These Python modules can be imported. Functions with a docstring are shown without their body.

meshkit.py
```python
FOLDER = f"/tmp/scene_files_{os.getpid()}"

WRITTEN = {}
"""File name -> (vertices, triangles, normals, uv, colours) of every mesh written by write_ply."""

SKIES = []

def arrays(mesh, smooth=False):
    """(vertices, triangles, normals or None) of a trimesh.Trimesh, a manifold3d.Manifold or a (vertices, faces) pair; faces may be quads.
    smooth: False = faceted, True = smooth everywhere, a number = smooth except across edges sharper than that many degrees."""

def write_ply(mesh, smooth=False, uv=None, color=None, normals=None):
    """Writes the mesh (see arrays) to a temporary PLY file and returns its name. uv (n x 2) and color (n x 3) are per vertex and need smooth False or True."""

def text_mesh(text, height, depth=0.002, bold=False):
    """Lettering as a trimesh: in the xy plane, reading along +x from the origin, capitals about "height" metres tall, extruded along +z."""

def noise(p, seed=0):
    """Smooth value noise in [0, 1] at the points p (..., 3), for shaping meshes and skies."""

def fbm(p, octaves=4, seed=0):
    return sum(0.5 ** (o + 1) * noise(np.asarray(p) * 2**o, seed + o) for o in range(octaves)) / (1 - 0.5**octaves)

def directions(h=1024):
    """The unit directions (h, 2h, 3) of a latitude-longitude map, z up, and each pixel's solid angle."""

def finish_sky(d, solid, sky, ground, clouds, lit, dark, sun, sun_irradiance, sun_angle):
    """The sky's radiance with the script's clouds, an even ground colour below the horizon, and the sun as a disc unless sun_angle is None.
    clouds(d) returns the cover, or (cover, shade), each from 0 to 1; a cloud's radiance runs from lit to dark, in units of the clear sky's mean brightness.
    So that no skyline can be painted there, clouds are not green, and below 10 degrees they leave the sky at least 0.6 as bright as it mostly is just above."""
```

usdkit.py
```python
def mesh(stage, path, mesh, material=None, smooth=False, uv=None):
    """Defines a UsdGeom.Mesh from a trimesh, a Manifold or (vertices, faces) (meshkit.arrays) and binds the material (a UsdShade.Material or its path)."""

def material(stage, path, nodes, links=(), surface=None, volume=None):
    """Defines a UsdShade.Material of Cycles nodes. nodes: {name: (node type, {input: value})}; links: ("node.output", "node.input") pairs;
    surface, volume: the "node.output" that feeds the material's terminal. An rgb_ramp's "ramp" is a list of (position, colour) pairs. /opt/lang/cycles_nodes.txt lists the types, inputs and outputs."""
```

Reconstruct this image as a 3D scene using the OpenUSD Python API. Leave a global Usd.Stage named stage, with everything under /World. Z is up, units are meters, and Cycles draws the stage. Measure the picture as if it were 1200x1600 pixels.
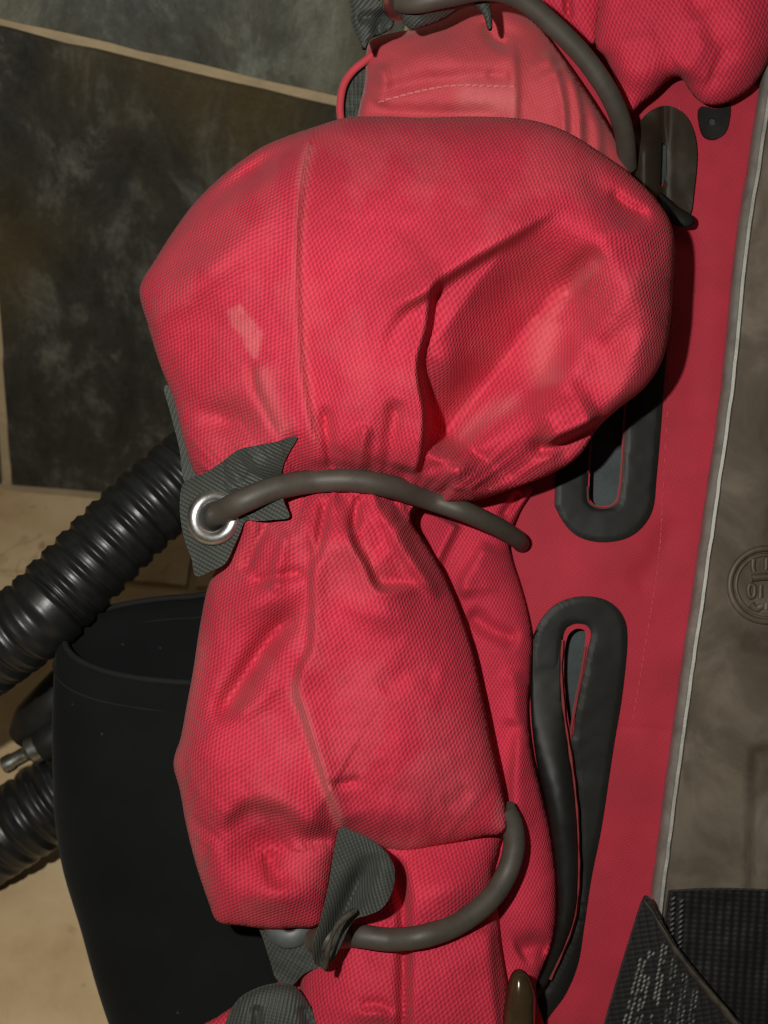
import math
import numpy as np
import scipy.sparse as sp
import scipy.sparse.linalg as spl
from scipy.fft import dctn, idctn
from scipy.spatial import cKDTree
from scipy.ndimage import gaussian_filter, map_coordinates, distance_transform_edt
import shapely
from shapely.geometry import Polygon, LineString, Point
import trimesh
import usdkit, meshkit
from meshkit import noise, fbm
from pxr import Usd, UsdGeom, UsdLux, UsdShade, Gf, Sdf

stage = Usd.Stage.CreateInMemory()
UsdGeom.SetStageUpAxis(stage, UsdGeom.Tokens.z)
UsdGeom.SetStageMetersPerUnit(stage, 1.0)
UsdGeom.Xform.Define(stage, '/World')
UsdGeom.Scope.Define(stage, '/World/Looks')

# ---------------------------------------------------------------- camera frame
# The wing leans in the corner of floor and wall.  Lengths below are millimetres in a
# frame on the leaning wing: X to the right, Y up along the wing, Z out of it.
D = 400.0          # distance of the camera from the wing's base panel
S = 0.2            # millimetres per grid unit on the base panel
d = np.array([0.985, -0.095, -0.11]); d /= np.linalg.norm(d)       # along the wall
u0 = np.array([0.03, 0.70, 0.71]); u = u0 - d * (u0 @ d); u /= np.linalg.norm(u)   # up
yv = np.cross(u, d)                                                  # into the wall
R = np.stack([d, yv, u])


def ray(px, py, depth):
    """the point of the wing frame seen at (px, py), DEPTH mm from the camera"""
    return np.array([(px - 600) * S / D * depth, (800 - py) * S / D * depth, D - depth])


CORNER = ray(20, 766, 700.0)


def world(p):
    return (np.atleast_2d(p) - CORNER) @ R.T * 1e-3


def frame(p):
    m = np.eye(4)
    m[:3, :3] = R.T
    m[3, :3] = world(p)[0]
    return Gf.Matrix4d(m.tolist())


cam = UsdGeom.Camera.Define(stage, '/World/camera')
cam.AddTransformOp().Set(frame([0, 0, D]))
cam.CreateFocalLengthAttr(24.0)
cam.CreateHorizontalApertureAttr(24.0 * 240 / D)
cam.CreateVerticalApertureAttr(24.0 * 320 / D)
cam.CreateClippingRangeAttr(Gf.Vec2f(0.01, 50))
cam.CreateFStopAttr(13.0)
cam.CreateFocusDistanceAttr(0.335)
cam.CreateExposureAttr(0.0)

# the phone's flash, a little up and left of its lens
flash = UsdLux.SphereLight.Define(stage, '/World/flash')
flash.CreateRadiusAttr(0.0045)
flash.CreateNormalizeAttr(True)
flash.CreateIntensityAttr(2.05)
flash.CreateColorAttr(Gf.Vec3f(1.0, 0.97, 0.90))
flash.AddTransformOp().Set(frame([-58, 38, D + 2]))
# dim room light
room = UsdLux.RectLight.Define(stage, '/World/ceiling_lamp')
room.CreateWidthAttr(0.9)
room.CreateHeightAttr(0.9)
room.CreateNormalizeAttr(True)
room.CreateIntensityAttr(0.8)
room.CreateColorAttr(Gf.Vec3f(1.0, 0.86, 0.66))
room.AddTranslateOp().Set(Gf.Vec3d(-0.5, -1.0, 2.3))
dome = UsdLux.DomeLight.Define(stage, '/World/room_glow')
dome.CreateIntensityAttr(0.009)
dome.CreateColorAttr(Gf.Vec3f(1.0, 0.9, 0.75))

# ---------------------------------------------------------------- materials
LOOK = '/World/Looks/'


def mat(name, nodes, links, surface='p.BSDF'):
    return usdkit.material(stage, LOOK + name, nodes, links, surface=surface)


def weave_nodes(pu, pv, thread, depth):
    """plain weave relief from the st coordinates (millimetres): spots one thread apart"""
    return ({
        'uv': ('uvmap', {'attribute': 'st'}),
        'wob': ('noise_texture', {'scale': 0.35, 'detail': 3.0}),
        'wobs': ('vector_math', {'math_type': 'scale', 'scale': 1.1}),
        'wuv': ('vector_math', {'math_type': 'add'}),
        'sx': ('separate_xyz', {}),
        'mu': ('math', {'math_type': 'multiply', 'value2': 2 * math.pi / pu}),
        'mv': ('math', {'math_type': 'multiply', 'value2': 2 * math.pi / pv}),
        'su': ('math', {'math_type': 'sine'}),
        'sv': ('math', {'math_type': 'sine'}),
        'suv': ('math', {'math_type': 'multiply'}),
        'h': ('math', {'math_type': 'multiply_add', 'value2': 0.5, 'value3': 0.5}),
        'fib': ('noise_texture', {'scale': thread, 'detail': 2.0}),
        'hh': ('math', {'math_type': 'multiply_add', 'value2': 0.35}),
        'b': ('bump', {'strength': 1.0, 'distance': depth}),
    }, [('uv.UV', 'wob.vector'), ('wob.color', 'wobs.vector1'), ('uv.UV', 'wuv.vector1'), ('wobs.vector', 'wuv.vector2'),
        ('wuv.vector', 'sx.vector'), ('sx.x', 'mu.value1'), ('sx.y', 'mv.value1'),
        ('mu.value', 'su.value1'), ('mv.value', 'sv.value1'), ('su.value', 'suv.value1'), ('sv.value', 'suv.value2'),
        ('suv.value', 'h.value1'), ('uv.UV', 'fib.vector'), ('fib.fac', 'hh.value1'), ('h.value', 'hh.value3'),
        ('hh.value', 'b.height')])


def cloth(name, colour, pale, pu, pv, depth, rough=0.75, sheen=0.12, gap=0.75):
    n, l = weave_nodes(pu, pv, 6.0, depth)
    n.update({
        'geo': ('geometry', {}),
        'dn': ('noise_texture', {'scale': 45.0, 'detail': 5.0, 'roughness': 0.6}),
        'dr': ('rgb_ramp', {'ramp': [(0.3, [c * 0.86 for c in colour]), (0.52, colour), (0.75, [min(c * 1.12, 0.8) for c in colour])]}),
        'tn': ('math', {'math_type': 'multiply_add', 'value2': 1 - gap, 'value3': gap}),   # threads below are a deeper dye
        'thread': ('mix_color', {'blend_type': 'multiply', 'fac': 1.0}),
        'wear': ('attribute', {'attribute': 'wear'}),
        'wn': ('noise_texture', {'scale': 1400.0, 'detail': 3.0}),
        'wm': ('math', {'math_type': 'multiply_add', 'value2': 0.7, 'value3': 0.55}),
        'wf': ('math', {'math_type': 'multiply', 'use_clamp': True}),
        'col': ('mix_color', {'b': pale}),
        'p': ('principled_bsdf', {'roughness': rough, 'sheen_weight': sheen, 'sheen_roughness': 0.5, 'sheen_tint': (1.0, 0.75, 0.72), 'specular_ior_level': 0.28}),
    })
    l += [('geo.position', 'dn.vector'), ('dn.fac', 'dr.fac'), ('h.value', 'tn.value1'), ('dr.color', 'thread.a'), ('tn.value', 'thread.b'),
          ('geo.position', 'wn.vector'), ('wn.fac', 'wm.value1'), ('wear.fac', 'wf.value1'), ('wm.value', 'wf.value2'), ('wf.value', 'col.fac'),
          ('thread.result', 'col.a'), ('col.result', 'p.base_color'), ('b.normal', 'p.normal')]
    return mat(name, n, l)


RED = (0.63, 0.031, 0.069)
PALE = (0.62, 0.17, 0.18)
red_cloth = cloth('red_cloth', RED, PALE, 1.55, 2.62, 0.00022, sheen=0.04, gap=0.52)
red_panel = cloth('red_panel_cloth', (0.38, 0.020, 0.040), (0.55, 0.12, 0.12), 1.15, 1.2, 0.00008)
red_neck = cloth('red_faded_cloth', (0.50, 0.047, 0.066), (0.58, 0.17, 0.17), 1.3, 1.45, 0.00011)
dark_edge = cloth('brown_frayed_edge', (0.085, 0.030, 0.024), (0.2, 0.12, 0.1), 0.9, 0.9, 0.0001)
red_edge = cloth('red_frayed_edge', (0.20, 0.026, 0.026), PALE, 0.9, 0.9, 0.0001)


def ribbed(name, colour, pitch, depth, rough=0.6, cross=1.1, spec=0.4):
    """woven webbing: ribs across st.x, fine threads along st.y"""
    n, l = weave_nodes(pitch, cross, 7.0, depth)
    n['wobs'] = ('vector_math', {'math_type': 'scale', 'scale': 0.4})
    n['suv'] = ('math', {'math_type': 'multiply_add', 'value2': 0.22})
    l = [x for x in l if x[1] not in ('suv.value1', 'suv.value2')] + [('sv.value', 'suv.value1'), ('su.value', 'suv.value3')]
    n.update({'tn': ('math', {'math_type': 'multiply_add', 'value2': 0.45, 'value3': 0.58}),
              'cn': ('noise_texture', {'scale': 0.12, 'detail': 4.0}),
              'cm': ('math', {'math_type': 'multiply_add', 'value2': 0.9, 'value3': 0.55}),
              'c2': ('math', {'math_type': 'multiply'}),
              'thread': ('mix_color', {'blend_type': 'multiply', 'fac': 1.0, 'a': colour}),
              'p': ('principled_bsdf', {'roughness': rough, 'sheen_weight': 0.05, 'specular_ior_level': spec})})
    l += [('h.value', 'tn.value1'), ('uv.UV', 'cn.vector'), ('cn.fac', 'cm.value1'), ('tn.value', 'c2.value1'), ('cm.value', 'c2.value2'),
          ('c2.value', 'thread.b'), ('thread.result', 'p.base_color'), ('b.normal', 'p.normal')]
    return mat(name, n, l)


tab_web = ribbed('grey_black_webbing', (0.042, 0.048, 0.041), 1.25, 0.00016)
harness_web = ribbed('black_harness_webbing', (0.0065, 0.0065, 0.006), 2.6, 0.00016, rough=0.5, cross=1.6, spec=0.2)


def scuffed(name, colour, rough, bump=0.00006, scale=160.0, spec=0.5, spread=0.5, metallic=0.0, tint=None):
    """rubber, plastic or metal with uneven tone, dust and fine relief"""
    lo = [c * (1 - spread) for c in colour]
    hi = tint or [c * (1 + spread) for c in colour]
    return mat(name, {
        'geo': ('geometry', {}),
        'n1': ('noise_texture', {'scale': scale, 'detail': 6.0, 'roughness': 0.65}),
        'r1': ('rgb_ramp', {'ramp': [(0.28, lo), (0.5, colour), (0.75, hi)]}),
        'n2': ('noise_texture', {'scale': scale * 9, 'detail': 3.0}),
        'rr': ('math', {'math_type': 'multiply_add', 'value2': 0.3, 'value3': rough - 0.15}),
        'b': ('bump', {'strength': 1.0, 'distance': bump}),
        'p': ('principled_bsdf', {'specular_ior_level': spec, 'metallic': metallic}),
    }, [('geo.position', 'n1.vector'), ('geo.position', 'n2.vector'), ('n1.fac', 'r1.fac'), ('r1.color', 'p.base_color'),
        ('n1.fac', 'rr.value1'), ('rr.value', 'p.roughness'), ('n2.fac', 'b.height'), ('b.normal', 'p.normal')])


cord_rubber = scuffed('cord_rubber', (0.050, 0.044, 0.035), 0.55, 0.00004, 120, 0.4, 0.22)
patch_rubber = scuffed('patch_rubber', (0.0095, 0.0098, 0.0088), 0.5, 0.00001, 40, 0.18, 0.2)
slot_lining = scuffed('slot_lining', (0.020, 0.030, 0.031), 0.45, 0.00003, 120, 0.4, 0.3)
gloss_black = scuffed('gloss_black', (0.035, 0.022, 0.010), 0.16, 0.00001, 120, 0.6, 0.4)
hose_rubber = scuffed('hose_rubber', (0.011, 0.0118, 0.0115), 0.36, 0.00003, 120, 0.42, 0.3)
dull_black = scuffed('dull_black_plastic', (0.012, 0.012, 0.011), 0.5, 0.00003, 120, 0.3, 0.3)
bright_metal = scuffed('bright_metal', (0.62, 0.63, 0.63), 0.34, 0.00002, 200, 0.6, 0.2, 1.0)
dull_metal = scuffed('dull_metal', (0.36, 0.37, 0.33), 0.36, 0.00002, 300, 0.5, 0.2, 1.0)
thread_pale = scuffed('pale_thread', (0.55, 0.15, 0.155), 0.8, 0.00001, 300, 0.2, 0.2)
thread_grey = scuffed('grey_thread', (0.085, 0.09, 0.08), 0.4, 0.00001, 300, 0.5, 0.4)
grout_mat = scuffed('tan_grout', (0.46, 0.36, 0.22), 0.85, 0.0003, 60, 0.2, 0.18)
worn_binding = scuffed('worn_brown_binding', (0.035, 0.030, 0.022), 0.7, 0.0001, 300, 0.3, 0.7)

plate_metal = mat('brushed_plate', {
    'geo': ('geometry', {}), 'm': ('mapping', {'scale': (1.0, 1.0, 0.35)}),
    'n1': ('noise_texture', {'scale': 40.0, 'detail': 6.0, 'roughness': 0.6, 'distortion': 0.6}),
    'r1': ('rgb_ramp', {'ramp': [(0.28, (0.036, 0.026, 0.017)), (0.5, (0.088, 0.068, 0.049)), (0.72, (0.175, 0.145, 0.112))]}),
    'n2': ('noise_texture', {'scale': 500.0, 'detail': 3.0}),
    'b': ('bump', {'strength': 0.5, 'distance': 0.00005}),
    'p': ('principled_bsdf', {'metallic': 0.25, 'roughness': 0.55, 'specular_ior_level': 0.4})},
    [('geo.position', 'm.vector'), ('m.vector', 'n1.vector'), ('geo.position', 'n2.vector'), ('n1.fac', 'r1.fac'), ('r1.color', 'p.base_color'),
     ('n2.fac', 'b.height'), ('b.normal', 'p.normal')])
rim_metal = scuffed('worn_rim_metal', (0.24, 0.235, 0.21), 0.55, 0.00006, 140, 0.4, 0.28, 0.4)

pouch_cloth = mat('black_neoprene', {
    'geo': ('geometry', {}),
    'n1': ('noise_texture', {'scale': 30.0, 'detail': 5.0}),
    'r1': ('rgb_ramp', {'ramp': [(0.3, (0.0035, 0.0042, 0.0044)), (0.7, (0.0070, 0.0078, 0.0078))]}),
    'v': ('voronoi_texture', {'scale': 130.0}),
    'lint': ('rgb_ramp', {'ramp': [(0.0, (1, 1, 1)), (0.035, (1, 1, 1)), (0.06, (0, 0, 0)), (1.0, (0, 0, 0))]}),
    'keep': ('noise_texture', {'scale': 22.0, 'detail': 1.0}),
    'kr': ('rgb_ramp', {'ramp': [(0.56, (0, 0, 0)), (0.66, (0.5, 0.5, 0.5))]}),
    'k2': ('mix_color', {'blend_type': 'multiply', 'fac': 1.0}),
    'col': ('mix_color', {'b': (0.10, 0.10, 0.09)}),
    'n2': ('noise_texture', {'scale': 900.0, 'detail': 3.0}),
    'b': ('bump', {'strength': 0.7, 'distance': 0.0001}),
    'p': ('principled_bsdf', {'roughness': 0.85, 'sheen_weight': 0.03, 'sheen_tint': (0.8, 0.9, 0.9), 'specular_ior_level': 0.12})},
    [('geo.position', 'n1.vector'), ('geo.position', 'n2.vector'), ('geo.position', 'v.vector'), ('geo.position', 'keep.vector'), ('n1.fac', 'r1.fac'),
     ('v.distance', 'lint.fac'), ('keep.fac', 'kr.fac'), ('lint.color', 'k2.a'), ('kr.color', 'k2.b'), ('k2.result', 'col.fac'),
     ('r1.color', 'col.a'), ('col.result', 'p.base_color'), ('n2.fac', 'b.height'), ('b.normal', 'p.normal')])


hem_cloth = scuffed('worn_hem', (0.011, 0.012, 0.0115), 0.85, 0.0001, 60, 0.2, 0.4)


def slate(name, shift, dark, mid, light, rust):
    return mat(name, {
        'geo': ('geometry', {}), 'm': ('mapping', {'location': shift, 'scale': (1, 1, 0.55)}),
        'n1': ('noise_texture', {'scale': 30.0, 'detail': 10.0, 'roughness': 0.76, 'distortion': 0.3}),
        'r1': ('rgb_ramp', {'ramp': [(0.36, dark), (0.50, mid), (0.64, light)]}),
        'n2': ('noise_texture', {'scale': 6.0, 'detail': 4.0, 'distortion': 0.4}),
        'r2': ('rgb_ramp', {'ramp': [(0.44, (0, 0, 0)), (0.62, (0.85, 0.85, 0.85))]}),
        'mx': ('mix_color', {'b': rust}),
        'n3': ('noise_texture', {'scale': 75.0, 'detail': 10.0, 'roughness': 0.78}),
        'b': ('bump', {'strength': 1.0, 'distance': 0.0032}),
        'p': ('principled_bsdf', {'roughness': 0.52, 'specular_ior_level': 0.45})},
        [('geo.position', 'm.vector'), ('m.vector', 'n1.vector'), ('m.vector', 'n2.vector'), ('m.vector', 'n3.vector'), ('n1.fac', 'r1.fac'),
         ('n2.fac', 'r2.fac'), ('r2.color', 'mx.fac'), ('r1.color', 'mx.a'), ('mx.result', 'p.base_color'), ('n3.fac', 'b.height'), ('b.normal', 'p.normal')])


slate_a = slate('grey_slate', (3.1, 1.0, 0.4), (0.050, 0.054, 0.049), (0.118, 0.128, 0.115), (0.30, 0.32, 0.28), (0.19, 0.180, 0.10))
slate_b = slate('dark_slate', (0.2, 4.0, 1.4), (0.020, 0.020, 0.017), (0.048, 0.048, 0.040), (0.17, 0.17, 0.14), (0.120, 0.088, 0.026))
slate_c = slate('umber_slate', (7.2, 2.0, 5.4), (0.024, 0.020, 0.016), (0.050, 0.043, 0.034), (0.12, 0.11, 0.09), (0.10, 0.065, 0.03))


def floor_look(name, shift):
    return mat(name, {
        'geo': ('geometry', {}), 'm': ('mapping', {'location': shift}),
        'n1': ('noise_texture', {'scale': 16.0, 'detail': 7.0, 'roughness': 0.6}),
        'r1': ('rgb_ramp', {'ramp': [(0.3, (0.42, 0.28, 0.14)), (0.5, (0.56, 0.41, 0.23)), (0.7, (0.66, 0.52, 0.32))]}),
        'n2': ('noise_texture', {'scale': 26.0, 'detail': 6.0, 'roughness': 0.55, 'distortion': 1.5}),
        'r2': ('rgb_ramp', {'ramp': [(0.0, (0, 0, 0)), (0.60, (0, 0, 0)), (0.68, (0.75, 0.75, 0.75)), (1, (0.8, 0.8, 0.8))]}),
        'mx': ('mix_color', {'b': (0.21, 0.115, 0.045)}),
        'v': ('voronoi_texture', {'scale': 55.0, 'detail': 1.0}),
        'r3': ('rgb_ramp', {'ramp': [(0.0, (0.6, 0.6, 0.6)), (0.09, (0.45, 0.45, 0.45)), (0.16, (0, 0, 0)), (1, (0, 0, 0))]}),
        'mx2': ('mix_color', {'b': (0.12, 0.07, 0.03)}),
        'b': ('bump', {'strength': 0.6, 'distance': 0.0008}),
        'p': ('principled_bsdf', {'roughness': 0.6, 'specular_ior_level': 0.35})},
        [('geo.position', 'm.vector'), ('m.vector', 'n1.vector'), ('m.vector', 'n2.vector'), ('m.vector', 'v.vector'), ('n1.fac', 'r1.fac'), ('n2.fac', 'r2.fac'),
         ('r2.color', 'mx.fac'), ('r1.color', 'mx.a'), ('v.distance', 'r3.fac'), ('r3.color', 'mx2.fac'), ('mx.result', 'mx2.a'),
         ('mx2.result', 'p.base_color'), ('n1.fac', 'b.height'), ('b.normal', 'p.normal')])


floor_a, floor_b = floor_look('beige_floor_tile', (0.3, 0.1, 0)), floor_look('tan_floor_tile', (2.3, 5.1, 0))

# ---------------------------------------------------------------- scene helpers
COUNT = {}


def numbered(parent, name):
    k = (parent, name)
    COUNT[k] = COUNT.get(k, -1) + 1
    return f'{parent}/{name}' + (f'_{COUNT[k]:03d}' if COUNT[k] else '')


BASE = {}


def keys(prim, label=None, category=None, group=None, kind=None):
    for k, v in (('label', label), ('category', category), ('group', group), ('kind', kind)):
        if v:
            prim.SetCustomDataByKey(k, v)


def thing(name, at, label=None, category=None, group=None, kind=None):
    """an Xform at the thing's base, AT in the wing frame"""
    path = numbered('/World', name)
    x = UsdGeom.Xform.Define(stage, path)
    w = world(at)[0]
    x.AddTranslateOp().Set(Gf.Vec3d(*map(float, w)))
    BASE[path] = w
    keys(x.GetPrim(), label, category, group, kind)
    return path


def base_of(path):
    while path not in BASE:
        path = path.rpartition('/')[0]
    return BASE[path]


def part(parent, name, mesh, material, smooth=40, uv=None, wear=None, label=None, kind=None, in_world=False):
    v, f = (np.asarray(mesh.vertices), np.asarray(mesh.faces)) if hasattr(mesh, 'vertices') else mesh
    v = (np.asarray(v) if in_world else world(v)) - base_of(parent)
    path = numbered(parent, name)
    m = usdkit.mesh(stage, path, (v, f), material, smooth=smooth, uv=uv)
    if wear is not None:
        UsdGeom.PrimvarsAPI(m).CreatePrimvar('wear', Sdf.ValueTypeNames.FloatArray, 'vertex').Set([float(x) for x in wear])
    keys(m.GetPrim(), label=label, kind=kind)
    return path


def spline(pts, n=24):
    """Catmull-Rom through the points"""
    p = np.asarray(pts, float)
    if len(p) == 2:
        return p[0] + np.linspace(0, 1, n)[:, None] * (p[1] - p[0])
    e = np.vstack([2 * p[0] - p[1], p, 2 * p[-1] - p[-2]])
    t = np.linspace(0, 1, n, endpoint=False)[:, None]
    out = []
    for i in range(1, len(e) - 2):
        a, b, c, g = e[i - 1], e[i], e[i + 1], e[i + 2]
        out.append(0.5 * (2 * b + (c - a) * t + (2 * a - 5 * b + 4 * c - g) * t ** 2 + (3 * b - a - 3 * c + g) * t ** 3))
    return np.vstack(out + [p[-1:]])


def loop(pts, n=10):
    p = np.asarray(pts, float)
    e = np.vstack([p[-1:], p, p[:2]])
    t = np.linspace(0, 1, n, endpoint=False)[:, None]
    out = []
    for i in range(1, len(e) - 2):
        a, b, c, g = e[i - 1], e[i], e[i + 1], e[i + 2]
        out.append(0.5 * (2 * b + (c - a) * t + (2 * a - 5 * b + 4 * c - g) * t ** 2 + (3 * b - a - 3 * c + g) * t ** 3))
    return Polygon(np.vstack(out)).buffer(0)


def sst(x, a, b):
    t = np.clip((x - a) / (b - a), 0, 1)
    return t * t * (3 - 2 * t)


class Line:
    """a fold line across the cloth; all lengths along the cloth in grid units, heights in mm"""

    def __init__(self, pts, taper=(0.15, 0.15)):
        self.p = spline(pts, 30)
        seg = np.r_[0, np.cumsum(np.linalg.norm(np.diff(self.p, axis=0), axis=1))]
        self.t = seg / seg[-1]
        g = np.gradient(self.p, axis=0)
        self.g = g / np.maximum(np.linalg.norm(g, axis=1, keepdims=True), 1e-9)
        self.tree = cKDTree(self.p)
        self.taper = taper

    def at(self, X, Y):
        q = np.stack([X.ravel(), Y.ravel()], 1)
        dist, i = self.tree.query(q)
        r = q - self.p[i]
        side = self.g[i, 0] * r[:, 1] - self.g[i, 1] * r[:, 0]       # > 0 on the right hand when walking (y runs down)
        t = self.t[i]
        a, b = self.taper
        env = (sst(t, 0, a) if a else 1.0) * (sst(1 - t, 0, b) if b else 1.0)
        sh = X.shape
        return dist.reshape(sh), (np.sign(side) * dist).reshape(sh), (env * np.ones_like(dist)).reshape(sh)


def groove(pts, depth, w, taper=(0.2, 0.2)):
    L = Line(pts, taper)

    def f(X, Y):
        dd, s, e = L.at(X, Y)
        return -depth * e * np.exp(-(dd / w) ** 2)
    return f


def step(pts, high, fall, edge=4.0, side=1, taper=(0.2, 0.2), low=0.0, fall2=None):
    """the cloth on SIDE (+1 right hand of the line) stands HIGH mm proud and falls away over FALL; the other side dips LOW"""
    L = Line(pts, taper)

    def f(X, Y):
        dd, s, e = L.at(X, Y)
        s = s * side
        k = 1 / (1 + np.exp(-np.clip(s / edge, -30, 30)))
        return e * (high * k * np.exp(-np.maximum(s, 0) / fall) - low * (1 - k) * np.exp(-np.maximum(-s, 0) / (fall2 or fall)))
    return f


def valley(pts, depth, wl, wr, taper, lip=None):
    """two nearly flat faces of cloth meeting in a valley; wl, wr: widths on the left and right hand"""
    L, M = Line(pts, taper), (Line(lip, (0.22, 0.0)) if lip else None)

    def f(X, Y):
        dd, s, e = L.at(X, Y)
        if M is not None:      # only under the flap that LIP bounds
            _, sm, em = M.at(X, Y)
            e = e * em / (1 + np.exp(np.clip((sm + 2) / 2.2, -30, 30)))
        q = (np.sqrt(s * s + 100) - 10) / np.where(s < 0, wl, wr)
        return -depth * e * np.clip(1 - q, 0, 1) ** 1.12
    return f


def blob(cx, cy, rx, ry, amp, ang=0.0):
    c, s_ = math.cos(math.radians(ang)), math.sin(math.radians(ang))

    def f(X, Y):
        x, y = X - cx, Y - cy
        a, b = (x * c + y * s_) / rx, (-x * s_ + y * c) / ry
        return amp * np.exp(-(a * a + b * b))
    return f


def to_frame(X, Y, Z):
    k = S * (D - Z) / D
    return np.stack([(X - 600) * k, (800 - Y) * k, Z], -1)


def flatten(tx, ty, h):
    """the function whose gradient is closest to (tx, ty): lays the cloth's lengths out flat"""
    ny, nx = tx.shape
    dv = np.zeros((ny, nx))
    ax_, ay_ = 0.5 * (tx[:, 1:] + tx[:, :-1]) * h, 0.5 * (ty[1:] + ty[:-1]) * h
    dv[:, :-1] += ax_; dv[:, 1:] -= ax_; dv[:-1] += ay_; dv[1:] -= ay_
    k = dctn(dv, norm='ortho')
    e = (2 - 2 * np.cos(np.pi * np.arange(nx) / nx))[None] + (2 - 2 * np.cos(np.pi * np.arange(ny) / ny))[:, None]
    e[0, 0] = 1
    k = -k / e
    k[0, 0] = 0
    return idctn(k, norm='ortho')


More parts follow.
